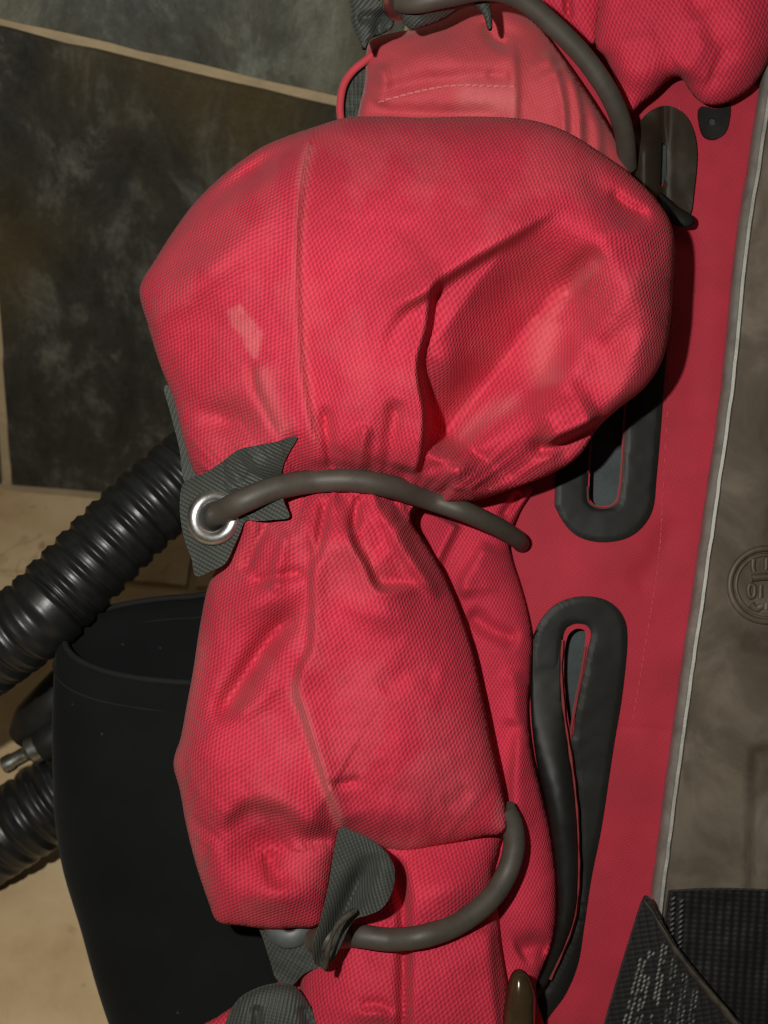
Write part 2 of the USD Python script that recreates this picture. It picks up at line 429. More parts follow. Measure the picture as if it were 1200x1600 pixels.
def relief(poly, zf, step_=4.0, thick=1.5, inflate=False, back=None, angle=0.0, wear=None, snap=None):
    """A sheet or a stuffed panel with outline POLY.  zf(X, Y, I) is the height in mm of its face, I the stuffing (0 at the outline).
    Returns dict with vertices, faces, uv (mm along the cloth) and a height sampler."""
    poly = poly if poly.geom_type == 'Polygon' else max(poly.geoms, key=lambda g: g.area)
    x0, y0, x1, y1 = poly.bounds
    xs, ys = np.arange(x0 - 2 * step_, x1 + 3 * step_, step_), np.arange(y0 - 2 * step_, y1 + 3 * step_, step_)
    X, Y = np.meshgrid(xs, ys)
    m = shapely.contains_xy(poly, X, Y)
    cell = m[:-1, :-1] & m[1:, :-1] & m[:-1, 1:] & m[1:, 1:]
    cnt = np.zeros(m.shape, int)
    for a in (0, 1):
        for b in (0, 1):
            cnt[a:cnt.shape[0] - 1 + a, b:cnt.shape[1] - 1 + b] += cell
    used, rim = cnt > 0, (cnt > 0) & (cnt < 4)
    pts = shapely.points(X[rim], Y[rim])
    near = shapely.get_coordinates(shapely.shortest_line(pts, poly.boundary)).reshape(-1, 2, 2)[:, 1]
    X, Y = X.copy(), Y.copy()
    X[rim], Y[rim] = near[:, 0], near[:, 1]
    inner = used & ~rim
    if snap is not None:
        dd, _, _ = snap.at(X, Y)
        on = inner & (dd < 0.62 * step_)
        _, k = snap.tree.query(np.stack([X[on], Y[on]], 1))
        X[on], Y[on] = snap.p[k, 0], snap.p[k, 1]
    idx = -np.ones(m.shape, int)
    I = np.zeros(m.shape)
    if inflate:
        idx[inner] = np.arange(inner.sum())
        r, c = np.nonzero(inner)
        n = len(r)
        rows, cols = [np.arange(n)], [np.arange(n)]
        vals = [np.full(n, 4.0)]
        for dr, dc in ((0, 1), (0, -1), (1, 0), (-1, 0)):
            k = idx[r + dr, c + dc]
            ok = k >= 0
            rows.append(np.arange(n)[ok]); cols.append(k[ok]); vals.append(np.full(ok.sum(), -1.0))
        A = sp.csc_matrix((np.concatenate(vals), (np.concatenate(rows), np.concatenate(cols))), (n, n))
        phi = spl.spsolve(A, np.full(n, step_ ** 2))
        I[inner] = np.sqrt(np.maximum(2 * phi, 0)) * S
    Z = np.where(used, zf(X, Y, I), 0.0)
    # distances along the cloth, for the weave
    near_i = distance_transform_edt(~used, return_distances=False, return_indices=True)
    Zs = gaussian_filter(Z[near_i[0], near_i[1]], 1.5)
    gy, gx = np.gradient(Zs, step_ * S)
    gx, gy = np.clip(gx, -1.6, 1.6), np.clip(gy, -1.6, 1.6)
    E, G, F = np.sqrt(1 + gx ** 2), np.sqrt(1 + gy ** 2), gx * gy
    U = X * S + flatten(E - 1, 0.5 * F / E, step_ * S)
    V = Y * S + flatten(0.5 * F / G, G - 1, step_ * S)
    ca, sa = math.cos(math.radians(angle)), math.sin(math.radians(angle))
    uvg = np.stack([U * ca + V * sa, -U * sa + V * ca], -1)
    ids = -np.ones(m.shape, int)
    ids[used] = np.arange(used.sum())
    n = used.sum()
    front = to_frame(X[used], Y[used], Z[used])
    Zb = back(X[used], Y[used], I[used], Z[used]) if back else Z[used] - thick
    bk = to_frame(X[used], Y[used], Zb)
    if not back:
        bk[:, :2] = front[:, :2]
    r, c = np.nonzero(cell)
    q = np.stack([ids[r, c], ids[r + 1, c], ids[r + 1, c + 1], ids[r, c + 1]], 1)
    ft = np.vstack([q[:, [0, 1, 2]], q[:, [0, 2, 3]]])
    e = np.sort(np.vstack([ft[:, [0, 1]], ft[:, [1, 2]], ft[:, [2, 0]]]), 1)
    ee = np.vstack([ft[:, [0, 1]], ft[:, [1, 2]], ft[:, [2, 0]]])
    key = e[:, 0] * (n + 1) + e[:, 1]
    uq, first, num = np.unique(key, return_index=True, return_counts=True)
    be = ee[first[num == 1]]
    uv = uvg[used]
    wr = wear(X[used], Y[used]) if wear else np.zeros(n)
    if back:      # stuffed: the rim is shared, normals run round it
        rimv = rim[used]
        bmap = np.arange(n) + n
        bmap[rimv] = np.arange(n)[rimv]
        verts, uvs, wrs = np.vstack([front, bk]), np.vstack([uv, uv]), np.r_[wr, wr]
        faces = np.vstack([ft, bmap[ft][:, ::-1]])
    else:
        b0 = np.unique(be)
        mp = {int(k): i for i, k in enumerate(b0)}
        lo = np.array([[mp[int(a)], mp[int(b)]] for a, b in be])
        nb = len(b0)
        verts = np.vstack([front, bk, front[b0], bk[b0]])
        uvs, wrs = np.vstack([uv, uv, uv[b0], uv[b0]]), np.r_[wr, wr, wr[b0], wr[b0]]
        s = 2 * n
        side = np.vstack([np.stack([s + lo[:, 0], s + nb + lo[:, 0], s + nb + lo[:, 1]], 1), np.stack([s + lo[:, 0], s + nb + lo[:, 1], s + lo[:, 1]], 1)])
        faces = np.vstack([ft, ft[:, ::-1] + n, side])
    keep_v, inv = np.unique(faces, return_inverse=True)
    faces, verts, uvs, wrs = inv.reshape(faces.shape), verts[keep_v], uvs[keep_v], wrs[keep_v]
    Zf = Z[near_i[0], near_i[1]]

    def sample(px, py):
        return map_coordinates(Zf, [(np.atleast_1d(py) - ys[0]) / step_, (np.atleast_1d(px) - xs[0]) / step_], order=1, mode='nearest')
    return dict(v=verts, f=faces, uv=uvs, wear=wrs, z=sample, front=len(ft), cx=np.stack([X[used], Y[used]], 1), n=n)


def put(parent, name, r, material, label=None, kind=None):
    path = part(parent, name, (r['v'], r['f']), material, smooth=True, uv=r['uv'], wear=r['wear'], label=label, kind=kind)
    if 'nrm' in r:
        UsdGeom.Mesh.Get(stage, path).GetNormalsAttr().Set([Gf.Vec3f(*map(float, x)) for x in r['nrm'] @ R.T])
    return path


def sub(r, keep):
    """the faces of a relief for which KEEP is true, with only the vertices they use"""
    f = r['f'][keep]
    ids, inv = np.unique(f, return_inverse=True)
    return dict(r, v=r['v'][ids], f=inv.reshape(f.shape), uv=r['uv'][ids], wear=r['wear'][ids], **({'nrm': r['nrm'][ids]} if 'nrm' in r else {}))


def tube(pts, radius, seg=20, per=12, caps=True, prof=None, flat=1.0):
    """round tube along 3-D points (frame mm); prof(s) gives the radius along the length"""
    p = spline(pts, per)
    s = np.r_[0, np.cumsum(np.linalg.norm(np.diff(p, axis=0), axis=1))]
    if prof is not None:
        ss = np.arange(0, s[-1], prof[1])
        p = np.stack([np.interp(ss, s, p[:, k]) for k in range(3)], 1)
        s = ss
    t = np.gradient(p, axis=0)
    t /= np.linalg.norm(t, axis=1, keepdims=True)
    nrm = np.cross(t[0], [0.3, 0.2, 1.0]); nrm /= np.linalg.norm(nrm)
    a = np.linspace(0, 2 * np.pi, seg, endpoint=False)
    rings, uvs = [], []
    for i in range(len(p)):
        nrm = nrm - t[i] * (nrm @ t[i]); nrm /= np.linalg.norm(nrm)
        b = np.cross(t[i], nrm)
        rr = prof[0](s[i]) if prof is not None else (radius(s[i] / s[-1]) if callable(radius) else radius)
        rings.append(p[i] + rr * (np.cos(a)[:, None] * nrm * flat + np.sin(a)[:, None] * b))
    v = np.vstack(rings)
    f = []
    for i in range(len(p) - 1):
        k = np.arange(seg); k2 = (k + 1) % seg
        f.append(np.stack([i * seg + k, i * seg + k2, (i + 1) * seg + k2], 1))
        f.append(np.stack([i * seg + k, (i + 1) * seg + k2, (i + 1) * seg + k], 1))
    if caps:
        v = np.vstack([v, p[:1], p[-1:]])
        k = np.arange(seg); k2 = (k + 1) % seg
        f.append(np.stack([np.full(seg, len(v) - 2), k2, k], 1))
        o = (len(p) - 1) * seg
        f.append(np.stack([np.full(seg, len(v) - 1), o + k, o + k2], 1))
    return v, np.vstack(f)


def lathe(profile, centre, axis, seg=40):
    """profile (radius, height) turned about AXIS at CENTRE (frame mm)"""
    axis = np.asarray(axis, float); axis /= np.linalg.norm(axis)
    a = np.cross(axis, [0.31, 0.9, 0.2]); a /= np.linalg.norm(a)
    b = np.cross(axis, a)
    pr = np.asarray(profile, float)
    th = np.linspace(0, 2 * np.pi, seg, endpoint=False)
    v = np.vstack([np.asarray(centre) + r * (np.cos(th)[:, None] * a + np.sin(th)[:, None] * b) + h * axis for r, h in pr])
    f = []
    for i in range(len(pr) - 1):
        k = np.arange(seg); k2 = (k + 1) % seg
        f.append(np.stack([i * seg + k, i * seg + k2, (i + 1) * seg + k2], 1))
        f.append(np.stack([i * seg + k, (i + 1) * seg + k2, (i + 1) * seg + k], 1))
    return v, np.vstack(f)


def P(px, py, z):
    return to_frame(np.array([float(px)]), np.array([float(py)]), np.array([float(z)]))[0]


def join(ms):
    v, f, o = [], [], 0
    for a, b in ms:
        v.append(a); f.append(b + o); o += len(a)
    return np.vstack(v), np.vstack(f)


# ---------------------------------------------------------------- floor and wall
def hit(px, py, n, at=CORNER):
    o, t = np.array([0, 0, D]), np.array([(px - 600) * S / D, (800 - py) * S / D, -1.0])
    return o + t * (((at - o) @ n) / (t @ n))


def on_wall(px, py):
    w = world(hit(px, py, yv))[0]
    return np.array([w[0], w[2]])


def on_floor(px, py):
    w = world(hit(px, py, u))[0]
    return np.array([w[0], w[1]])


def slab(poly, depth, mapper, seed, wob=0.0006):
    """tile: outline slightly uneven, extruded by DEPTH; mapper turns (a, b, h) into world points"""
    ring = np.array(poly.segmentize(0.012).exterior.coords)[:-1]
    ring = ring + (np.stack([noise(np.c_[ring * 60, np.zeros(len(ring))], seed), noise(np.c_[ring * 60, np.ones(len(ring))], seed + 5)], 1) - 0.5) * 2 * wob
    g = Polygon(ring).buffer(0)
    m = trimesh.creation.extrude_polygon(g, depth, engine='earcut')
    return mapper(np.asarray(m.vertices)), np.asarray(m.faces)


wall_map = lambda v: np.stack([v[:, 0], 0.009 - v[:, 2], v[:, 1]], 1)       # h towards the room (-y)
floor_map = lambda v: np.stack([v[:, 0], v[:, 1], v[:, 2] - 0.009], 1)

wall = thing('wall', CORNER, 'wall of grey and dark slate tiles with tan grout', 'wall', kind='structure')
wx0, wx1, wz1 = -0.55, 0.95, 0.95
bx = trimesh.creation.box(bounds=[(wx0, 0.0035, -0.02), (wx1, 0.06, wz1)])
part(wall, 'grout', bx, grout_mat, smooth=False, in_world=True)
a0, a1 = on_wall(0, 38), on_wall(530, 163)
sl = (a1[1] - a0[1]) / (a1[0] - a0[0])
zl = lambda x, off=0.0: a0[1] + sl * (x - a0[0]) + off
jt, jb = on_wall(1, 640), on_wall(11, 768)
jx = lambda z: jb[0] + (jt[0] - jb[0]) * (z - jb[1]) / (jt[1] - jb[1])
g = 0.0029
xr = on_wall(980, 400)[0]
xu = on_wall(330, 60)[0]
tiles = [
    ([(jx(0) + g, 0.004), (xr, 0.004), (xr, zl(xr, -g)), (jx(zl(jt[0])) + g, zl(jx(0.2), -g))], slate_b),
    ([(wx0, 0.004), (jx(0) - g, 0.004), (jx(zl(jt[0])) - g, zl(jx(0.2), -g)), (wx0, zl(wx0, -g))], slate_c),
    ([(xr + 2 * g, 0.004), (wx1, 0.004), (wx1, zl(wx1, -g)), (xr + 2 * g, zl(xr, -g))], slate_a),
    ([(wx0 + 0.12, zl(wx0 + 0.12, g)), (xr - 0.12, zl(xr - 0.12, g)), (xr - 0.12, zl(xr, 0.32)), (wx0 + 0.12, zl(wx0, 0.40))], slate_a),
    ([(xr - 0.12 + 2 * g, zl(xr - 0.12, g)), (wx1, zl(wx1, g)), (wx1, zl(wx1, 0.34)), (xr - 0.12 + 2 * g, zl(xr, 0.32))], slate_c),
]
for i, (pl, m) in enumerate(tiles):
    part(wall, 'slate_tile', slab(Polygon(pl), 0.0085, wall_map, 11 + i, 0.0006), m, smooth=False, in_world=True)

floor = thing('floor', CORNER, 'beige tiled floor with brown stains', 'floor', kind='structure')
part(floor, 'grout', trimesh.creation.box(bounds=[(-1.4, -1.6, -0.05), (1.5, 0.0, -0.0035)]), grout_mat, smooth=False, in_world=True)
f0, f1 = on_floor(200, 912), on_floor(320, 900)
fy = f0[1]
for i, (x_0, x_1) in enumerate([(-1.4, -0.42), (-0.415, 0.10), (0.105, 1.5)]):
    for j, (y_0, y_1) in enumerate([(-1.6, -0.62), (-0.615, fy - 0.0025), (fy + 0.0025, -0.0005)]):
        part(floor, 'floor_tile', slab(Polygon([(x_0, y_0), (x_1, y_0), (x_1, y_1), (x_0, y_1)]), 0.009, floor_map, 31 + 3 * i + j, 0.0005),
             floor_a if (i + j) % 2 else floor_b, smooth=False, in_world=True)

# ---------------------------------------------------------------- the wing
wing = thing('buoyancy_wing', P(620, 1900, 0), 'red woven dive wing bladder bunched by rubber cords with black slot patches', 'dive wing')
wrinkle = lambda X, Y, a=1.0, sc=70.0, seed=3: a * 2 * (fbm(np.stack([X / sc, Y / sc, 0 * X], -1), 4, seed) - 0.5)

# --- base panel with holes for the slots
mid_patch = loop([(868, 760), (872, 800), (900, 836), (942, 847), (988, 836), (1018, 800), (1026, 740), (1036, 620), (1046, 480), (1040, 420), (1000, 380), (950, 380), (905, 430), (885, 560)])
mid_slot = loop([(918, 760), (922, 786), (940, 794), (962, 788), (971, 760), (978, 660), (984, 560), (978, 500), (955, 490), (935, 510), (926, 620)])
low_patch_r = loop([(832, 1010), (842, 975), (868, 945), (908, 932), (948, 938), (973, 962), (980, 1000), (972, 1085), (958, 1170), (940, 1290), (924, 1370), (912, 1450), (903, 1505), (884, 1552), (858, 1588), (838, 1620), (820, 1640), (825, 1590),
                    (858, 1540), (888, 1478), (906, 1420), (908, 1340), (905, 1260), (898, 1190), (893, 1150), (903, 1080), (918, 1020), (924, 990), (914, 976), (893, 976), (880, 992), (877, 1050), (881, 1110), (886, 1150), (868, 1168), (845, 1160), (833, 1130), (830, 1070)])
low_patch_l = loop([(834, 990), (866, 980), (879, 1000), (877, 1050), (881, 1110), (889, 1165), (898, 1230), (903, 1300), (904, 1370), (899, 1425), (884, 1475), (860, 1530), (838, 1560), (830, 1556), (852, 1510), (867, 1460), (871, 1400), (864, 1320), (851, 1250), (838, 1190), (830, 1120), (829, 1050)])
low_slot = loop([(883, 1000), (896, 982), (912, 982), (918, 995), (910, 1050), (898, 1110), (892, 1150), (884, 1110), (879, 1050)])
top_patch = loop([(990, 240), (993, 205), (1010, 178), (1038, 165), (1065, 174), (1082, 200), (1089, 240), (1084, 300), (1078, 335), (1060, 345), (1030, 330), (1000, 300)])
panel_edge = Polygon([(740, -60), (1290, -60), (1290, 1700), (500, 1700), (560, 900), (700, 740)])


def panel_z(X, Y, I=0):
    z = wrinkle(X, Y, 0.9, 130.0, 8) + 1.2 * np.exp(-((Y - 880) / 60.0) ** 2) * np.exp(-((X - 930) / 80.0) ** 2)
    z = z + groove([(985, 930), (1030, 870), (1060, 800)], 1.5, 22)(X, Y) + groove([(1075, 300), (1090, 420), (1085, 560), (1080, 700)], 1.2, 26)(X, Y)
    z = z + groove([(1010, 1142), (970, 1136), (1060, 1145)], 0.5, 5)(X, Y) + blob(1100, 560, 40, 200, 1.2)(X, Y)
    return z


holes = panel_edge.difference(mid_slot.buffer(-3)).difference(low_slot.buffer(-2))
base = relief(holes, panel_z, 6.0, 1.6, angle=20)
put(wing, 'base_panel', base, red_panel)
lin = relief(Polygon([(880, 470), (1010, 470), (1000, 830), (880, 830)]), lambda X, Y, I: -9 + 0 * X, 12, 1.0)
put(wing, 'slot_lining', lin, slot_lining)
lin = relief(Polygon([(850, 950), (960, 950), (930, 1220), (860, 1220)]), lambda X, Y, I: -8 + 0 * X, 12, 1.0)
put(wing, 'slot_lining', lin, slot_lining)


def patch_z(edge, lift=1.6):
    def f(X, Y, I):
        dd = shapely.distance(edge.boundary, shapely.points(X, Y))
        return panel_z(X, Y) + lift - 0.5 * np.exp(-dd / 3.0)
    return f


pm = mid_patch.difference(mid_slot)
put(wing, 'slot_patch', relief(pm, patch_z(pm), 3.5, 1.5), patch_rubber)
part(wing, 'slot_piping', tube([P(x, y, 0.9) for x, y in np.array(mid_slot.exterior.coords)[::6]], 0.4, 8, 3), dark_edge)
low_patch_r = low_patch_r.difference(low_slot.buffer(3))
put(wing, 'slot_patch', relief(low_patch_r, patch_z(low_patch_r), 3.5, 1.5), patch_rubber, label='long slot patch with its slot pinched shut')
fold_r = LineString([(879, 1000), (877, 1050), (881, 1110), (889, 1165), (898, 1230), (903, 1300), (904, 1370), (899, 1425), (884, 1475), (860, 1530)])


def low_l_z(X, Y, I):
    up = sst(Y, 1050, 1290) * sst(1700 - Y, 120, 260)
    return panel_z(X, Y) + 1.3 + 0.9 * sst(Y, 1000, 1120) + up * 5.5 + I * (0.8 * up)


put(wing, 'slot_patch_fold', relief(low_patch_l, low_l_z, 3.0, inflate=True, back=lambda X, Y, I, Z: Z - 1.6 - I * 1.2), gloss_black if False else patch_rubber)
part(wing, 'slot_piping', tube([P(x, y, 2.6 + 5.2 * float(sst(y, 1000, 1280) * sst(1700 - y, 120, 260))) for x, y in list(fold_r.coords)], lambda t: 0.34 + 0.16 * math.sin(23 * t) * math.sin(61 * t), 8, 10), red_edge, label='thin red edge along the pinched slot')
part(wing, 'slot_piping', tube([P(x, y, 0.8) for x, y in [(915, 1010), (908, 1055), (899, 1105), (892, 1145), (893, 1180)]], 0.4, 10, 8), red_edge)


def top_z(X, Y, I):
    return panel_z(X, Y) + 2.5 + 6.0 * np.exp(-((X - 1008) / 24.0) ** 2) * sst(Y, 180, 240) - 1.2 * np.exp(-((X - 1038) / 7.0) ** 2)


tp = top_patch.difference(Polygon([(1034, 222), (1042, 226), (1042, 270), (1036, 292), (1031, 290), (1033, 250)]))
put(wing, 'slot_patch', relief(tp, top_z, 2.5, 1.5), scuffed('creased_rubber', (0.022, 0.017, 0.011), 0.34, 0.00001, 60, 0.4, 0.25))
put(wing, 'slot_lining', relief(Point(1037, 256).buffer(30), lambda X, Y, I: panel_z(X, Y) + 0.6, 4, 0.4), slot_lining)
put(wing, 'slot_lining', relief(Point(1113, 190).buffer(10), lambda X, Y, I: panel_z(X, Y) + 0.5, 3, 0.3), slot_lining)
tip = loop([(1030, 300), (1058, 322), (1083, 338), (1080, 354), (1056, 352), (1030, 330)])
put(wing, 'patch_tongue', relief(tip, lambda X, Y, I: 9 + I * 0.6, 2.5, inflate=True, back=lambda X, Y, I, Z: Z - 2 - I), patch_rubber)
sm = loop([(1093, 168), (1120, 170), (1140, 160), (1138, 195), (1128, 212), (1112, 217), (1097, 206)])
put(wing, 'eyelet_patch', relief(sm.difference(Point(1113, 190).buffer(6)), lambda X, Y, I: panel_z(X, Y) + 1.6, 2.5, 1.5), patch_rubber)

# --- the stuffed bladder cover: upper and lower lobe, pinched between them
body_edge = loop([(218, 452), (243, 405), (275, 355), (310, 310), (355, 268), (405, 232), (450, 212), (492, 198), (540, 184), (600, 182), (660, 184), (730, 182), (800, 184), (845, 191), (890, 208), (935, 236), (980, 268), (1020, 305), (1047, 345), (1054, 385), (1052, 440), (1048, 500), (1036, 560), (1008, 605), (965, 640),
                  (935, 668), (905, 712), (862, 740), (800, 764), (745, 782), (705, 786), (672, 784), (648, 790), (642, 812), (660, 842), (686, 884), (710, 935), (735, 1005), (752, 1080), (768, 1160), (784, 1230), (792, 1280), (786, 1302), (755, 1307), (715, 1316), (675, 1325), (640, 1332), (606, 1330), (570, 1320), (535, 1304), (522, 1345), (512, 1400), (498, 1445), (460, 1450), (415, 1451), (375, 1446), (340, 1440), (326, 1410), (306, 1350), (291, 1290), (281, 1235), (271, 1192), (283, 1150), (292, 1100), (303, 1040), (312, 980), (324, 920), (340, 885), (356, 850), (362, 815), (345, 775), (312, 748), (298, 725), (285, 680), (270, 620), (250, 570), (232, 510)], 6)
gap_line = [(702, 420), (681, 446), (674, 478), (669, 514), (656, 562), (658, 600), (666, 645), (663, 695), (650, 744)]
FEATURES = [
    # upper lobe
    step([(494, 196), (480, 245), (471, 310), (466, 400), (468, 480), (472, 560), (482, 630), (500, 715)], 2.4, 34, 3.5, side=1, taper=(0.03, 0.1), low=1.2),
    groove([(392, 555), (396, 600), (417, 646), (438, 690)], 1.8, 9),
    step([(392, 555), (396, 600), (417, 646), (440, 700)], 2.2, 40, 6, side=-1),
    blob(352, 655, 42, 28, -6.0, 20), blob(300, 520, 60, 90, -3.0, 20), blob(330, 420, 120, 34, 4.5, -42), blob(390, 270, 70, 18, -5.0, -35),
    step([(690, 445), (660, 462), (628, 484), (604, 520), (592, 570)], 3.0, 40, 7, side=1, taper=(0.4, 0.4), low=1.5),
    step(gap_line, 7.5, 55, 2.4, side=1, taper=(0.22, 0.04), low=2.5, fall2=20),
    step([(880, 322), (835, 352), (790, 382), (738, 412), (697, 438), (668, 462), (634, 482), (606, 516)], 7.5, 70, 3.8, side=1, taper=(0.38, 0.35), low=1.6, fall2=34),
    valley([(1010, 345), (946, 387), (892, 433), (842, 490), (782, 570), (712, 655), (672, 715)], 20.0, 165, 95, (0.3, 0.10), [(905, 305), (835, 350), (790, 380), (738, 411), (695, 436), (677, 470), (669, 514), (656, 562), (658, 600), (666, 645), (663, 695), (650, 744)]), blob(775, 470, 80, 50, -4.5, -40), blob(700, 566, 26, 34, 4.0),
    groove([(1040, 400), (985, 450), (930, 530), (850, 640), (780, 700)], -2.5, 24, (0.2, 0.3)),
    groove([(900, 262), (945, 300), (985, 338), (1035, 362)], 2.6, 22, (0.3, 0.3)), groove([(952, 296), (975, 318), (1018, 340)], 1.8, 9),
    step([(1040, 352), (985, 352), (940, 362), (895, 388)], 4.0, 40, 7, side=-1, taper=(0.3, 0.4)),
    groove([(892, 480), (900, 430), (940, 390)], 3.0, 18), blob(855, 560, 28, 70, -3.5, 25),
    step([(962, 615), (935, 614), (900, 622), (855, 648), (810, 655)], 3.0, 26, 6, side=-1, taper=(0.4, 0.4)),
    step([(946, 650), (915, 668), (882, 683), (846, 700)], 10.0, 34, 2.4, side=1, taper=(0.25, 0.3), low=8.0),
    blob(846, 700, 16, 12, -5.0),
    step([(650, 752), (700, 716), (755, 672), (820, 634), (900, 612)], 5.0, 60, 14, side=1, taper=(0.1, 0.35)),
    blob(740, 715, 80, 30, 5.0, -28), blob(560, 620, 60, 110, 4.0), blob(1000, 520, 28, 80, 4.0, 15),
    groove([(900, 560), (960, 530), (1030, 500)], 1.6, 22),
    # waist
    groove([(380, 800), (440, 778), (500, 755), (560, 748), (640, 765), (700, 790)], 9.0, 42, (0.12, 0.05)),
    step([(470, 722), (520, 722), (575, 727), (628, 744)], 3.5, 26, 4, side=-1),
    groove([(530, 760), (545, 790), (560, 825)], 2.5, 14), groove([(600, 775), (625, 800), (636, 820)], 2.0, 12),
    # gathers above and below the cord
    groove([(508, 775), (502, 830), (490, 885)], 3.0, 8), groove([(562, 772), (556, 800), (552, 835)], 3.5, 8), groove([(592, 780), (606, 812), (640, 872), (690, 940)], -3.5, 12),
    groove([(522, 740), (512, 690), (506, 630)], 2.5, 9), groove([(600, 738), (610, 690), (620, 620)], 2.5, 12), groove([(572, 735), (566, 700), (572, 660)], -2.2, 10),
    groove([(420, 815), (400, 850), (380, 900)], 2.5, 10), groove([(450, 825), (440, 870), (425, 930)], -2.5, 12), groove([(660, 735), (700, 725), (760, 705)], 2.2, 9),
    # lower lobe
    step([(545, 800), (550, 840), (572, 880), (588, 914), (612, 920), (662, 908)], 7.0, 34, 3.0, side=1, taper=(0.25, 0.3), low=2.5),
    step([(636, 792), (612, 841), (586, 880), (578, 905)], 3.0, 34, 4.5, side=-1, taper=(0.1, 0.3)),
    step([(478, 820), (488, 860), (486, 910), (485, 1005), (470, 1040), (462, 1080), (475, 1120), (495, 1185), (515, 1245), (538, 1302)], 3.8, 36, 2.8, side=-1, taper=(0.1, 0.05), low=1.6),
    groove([(472, 950), (430, 990), (395, 1040), (362, 1088), (334, 1135)], 5.5, 17), blob(420, 935, 60, 26, 4.0, -25), blob(400, 1010, 24, 60, -2.5, 30),
    groove([(388, 912), (430, 902), (482, 893)], 2.2, 10), groove([(440, 1060), (400, 1100), (360, 1120)], -1.6, 14),
    step([(340, 1310), (360, 1278), (392, 1258), (440, 1268), (482, 1298), (520, 1312)], 6.5, 55, 7, side=-1, taper=(0.2, 0.25), low=3.0),
    blob(415, 1325, 45, 32, -6.0), blob(430, 1400, 60, 28, 5.0), blob(340, 1360, 30, 60, 3.0), blob(500, 1310, 26, 16, -4.0),
    blob(330, 1180, 50, 60, 3.0), groove([(420, 1330), (428, 1362), (450, 1385)], 2.0, 14),
    groove([(508, 1226), (535, 1225), (565, 1217)], 1.5, 7), groove([(690, 1262), (712, 1252), (735, 1228)], 0.7, 14),
    step([(690, 890), (712, 945), (735, 1015), (752, 1090)], -3.0, 30, 8, side=1),
    blob(640, 1110, 90, 150, 3.0), blob(600, 960, 60, 26, 3.0, 10), groove([(540, 1290), (600, 1275), (680, 1280)], -2.0, 26),
    groove([(590, 1080), (640, 1050), (690, 1060)], 1.2, 20),
]


def fan(X, Y, cx, cy, spread, pitch, amp, reach, seed):
    """pleats fanning out from a tied place"""
    a = np.abs(Y - cy)
    n = fbm(np.stack([(X - cx) / (1 + a / spread) / pitch, a / 190.0 + 9.0 * (Y > cy), 0 * X], -1), 3, seed)
    return amp * (n - 0.5) * np.exp(-(a / reach) ** 1.3)


def body_z(X, Y, I):
    rim = 30.0 + 10.0 * sst(X, 600, 1000) * sst(760 - Y, 0, 120) - 6 * sst(Y, 760, 1000)
    z = rim + I * (0.80 - 0.18 * sst(Y, 200, 700))
    damp = sst(I, 0, 16)
    tot = wrinkle(X, Y, 1.5, 95.0, 3) + wrinkle(X, Y, 0.35, 26.0, 9)
    tot = tot + fan(X, Y, 530, 765, 150, 17, 7.0, 100, 5) + fan(X, Y, 560, 1330, 160, 22, 4.0, 80, 8) * (Y < 1330)
    for f in FEATURES:
        tot = tot + 1.5 * f(X, Y)
    return np.maximum(z + tot * (0.25 + 0.75 * damp) * sst(I, -1, 6), 12.0)


seam_pts = [(494, 180), (480, 245), (471, 310), (466, 400), (468, 480), (472, 560), (482, 630), (500, 715), (480, 770), (478, 820), (488, 860), (486, 910), (485, 1005), (466, 1040), (461, 1082), (475, 1120), (495, 1185), (515, 1245), (538, 1302), (530, 1400), (500, 1470)]
seam = Line(seam_pts, (0, 0))
WEAR = [(Line(seam_pts[1:8], (0.1, 0.1)), 9, 0.28), (Line(seam_pts[13:19], (0.2, 0.05)), 9, 0.6), (Line([(486, 220), (476, 258), (470, 300)]), 9, 0.5),
        (Line([(700, 700), (760, 650), (830, 615)], (0.3, 0.3)), 15, 0.40), (Line([(960, 392), (905, 440), (858, 500), (800, 580)], (0.2, 0.3)), 11, 0.35), (Line([(860, 490), (850, 560), (862, 610)]), 26, 0.42),
        (Line([(408, 560), (424, 640), (455, 690)], (0.2, 0.2)), 20, 0.34), (Line([(318, 960), (285, 1150), (275, 1200), (296, 1310), (330, 1430)]), 16, 0.35), (Line([(786, 1240), (780, 1300)]), 12, 0.3),
        (Line([(540, 1310), (600, 1320), (680, 1318)]), 12, 0.22), (Line([(650, 1170), (700, 1220), (760, 1250)]), 60, 0.16), (Line([(380, 330), (300, 420)]), 60, 0.10)]
TAPE = Polygon([(360, 488), (374, 480), (391, 503), (407, 522), (398, 556), (386, 540), (384, 528), (366, 508)])


def body_wear(X, Y):
    w = 0.0 * X
    for L, r, a in WEAR:
        dd, s, e = L.at(X, Y)
        w = np.maximum(w, a * e * np.exp(-(dd / r) ** 2))
    w = np.maximum(w, np.clip((fbm(np.stack([X / 70, Y / 90, 0 * X], -1), 4, 77) - 0.5) * 0.7, 0, 0.11))
    dd = shapely.distance(TAPE, shapely.points(X, Y))
    return np.maximum(w, 0.5 * np.exp(-(dd / 5.0) ** 2) * (0.7 + 0.5 * noise(np.stack([X / 9, Y / 9, 0 * X], -1), 4)))


body = relief(body_edge, body_z, 3.0, inflate=True, back=lambda X, Y, I, Z: np.maximum(Z - 0.2 - I * 1.6, 4.0), wear=body_wear, snap=seam)
body['nrm'] = meshkit.arrays((body['v'], body['f']), True)[2]
cen = body['v'][body['f']].mean(1)
k_ = D / (D - cen[:, 2]) / S
_, sd, _ = seam.at(600 + cen[:, 0] * k_, 800 - cen[:, 1] * k_)
left = sd > 0


def turned(r, ang):
    c, s_ = math.cos(math.radians(ang)), math.sin(math.radians(ang))
    return dict(r, uv=r['uv'] @ np.array([[c, s_], [-s_, c]]).T)


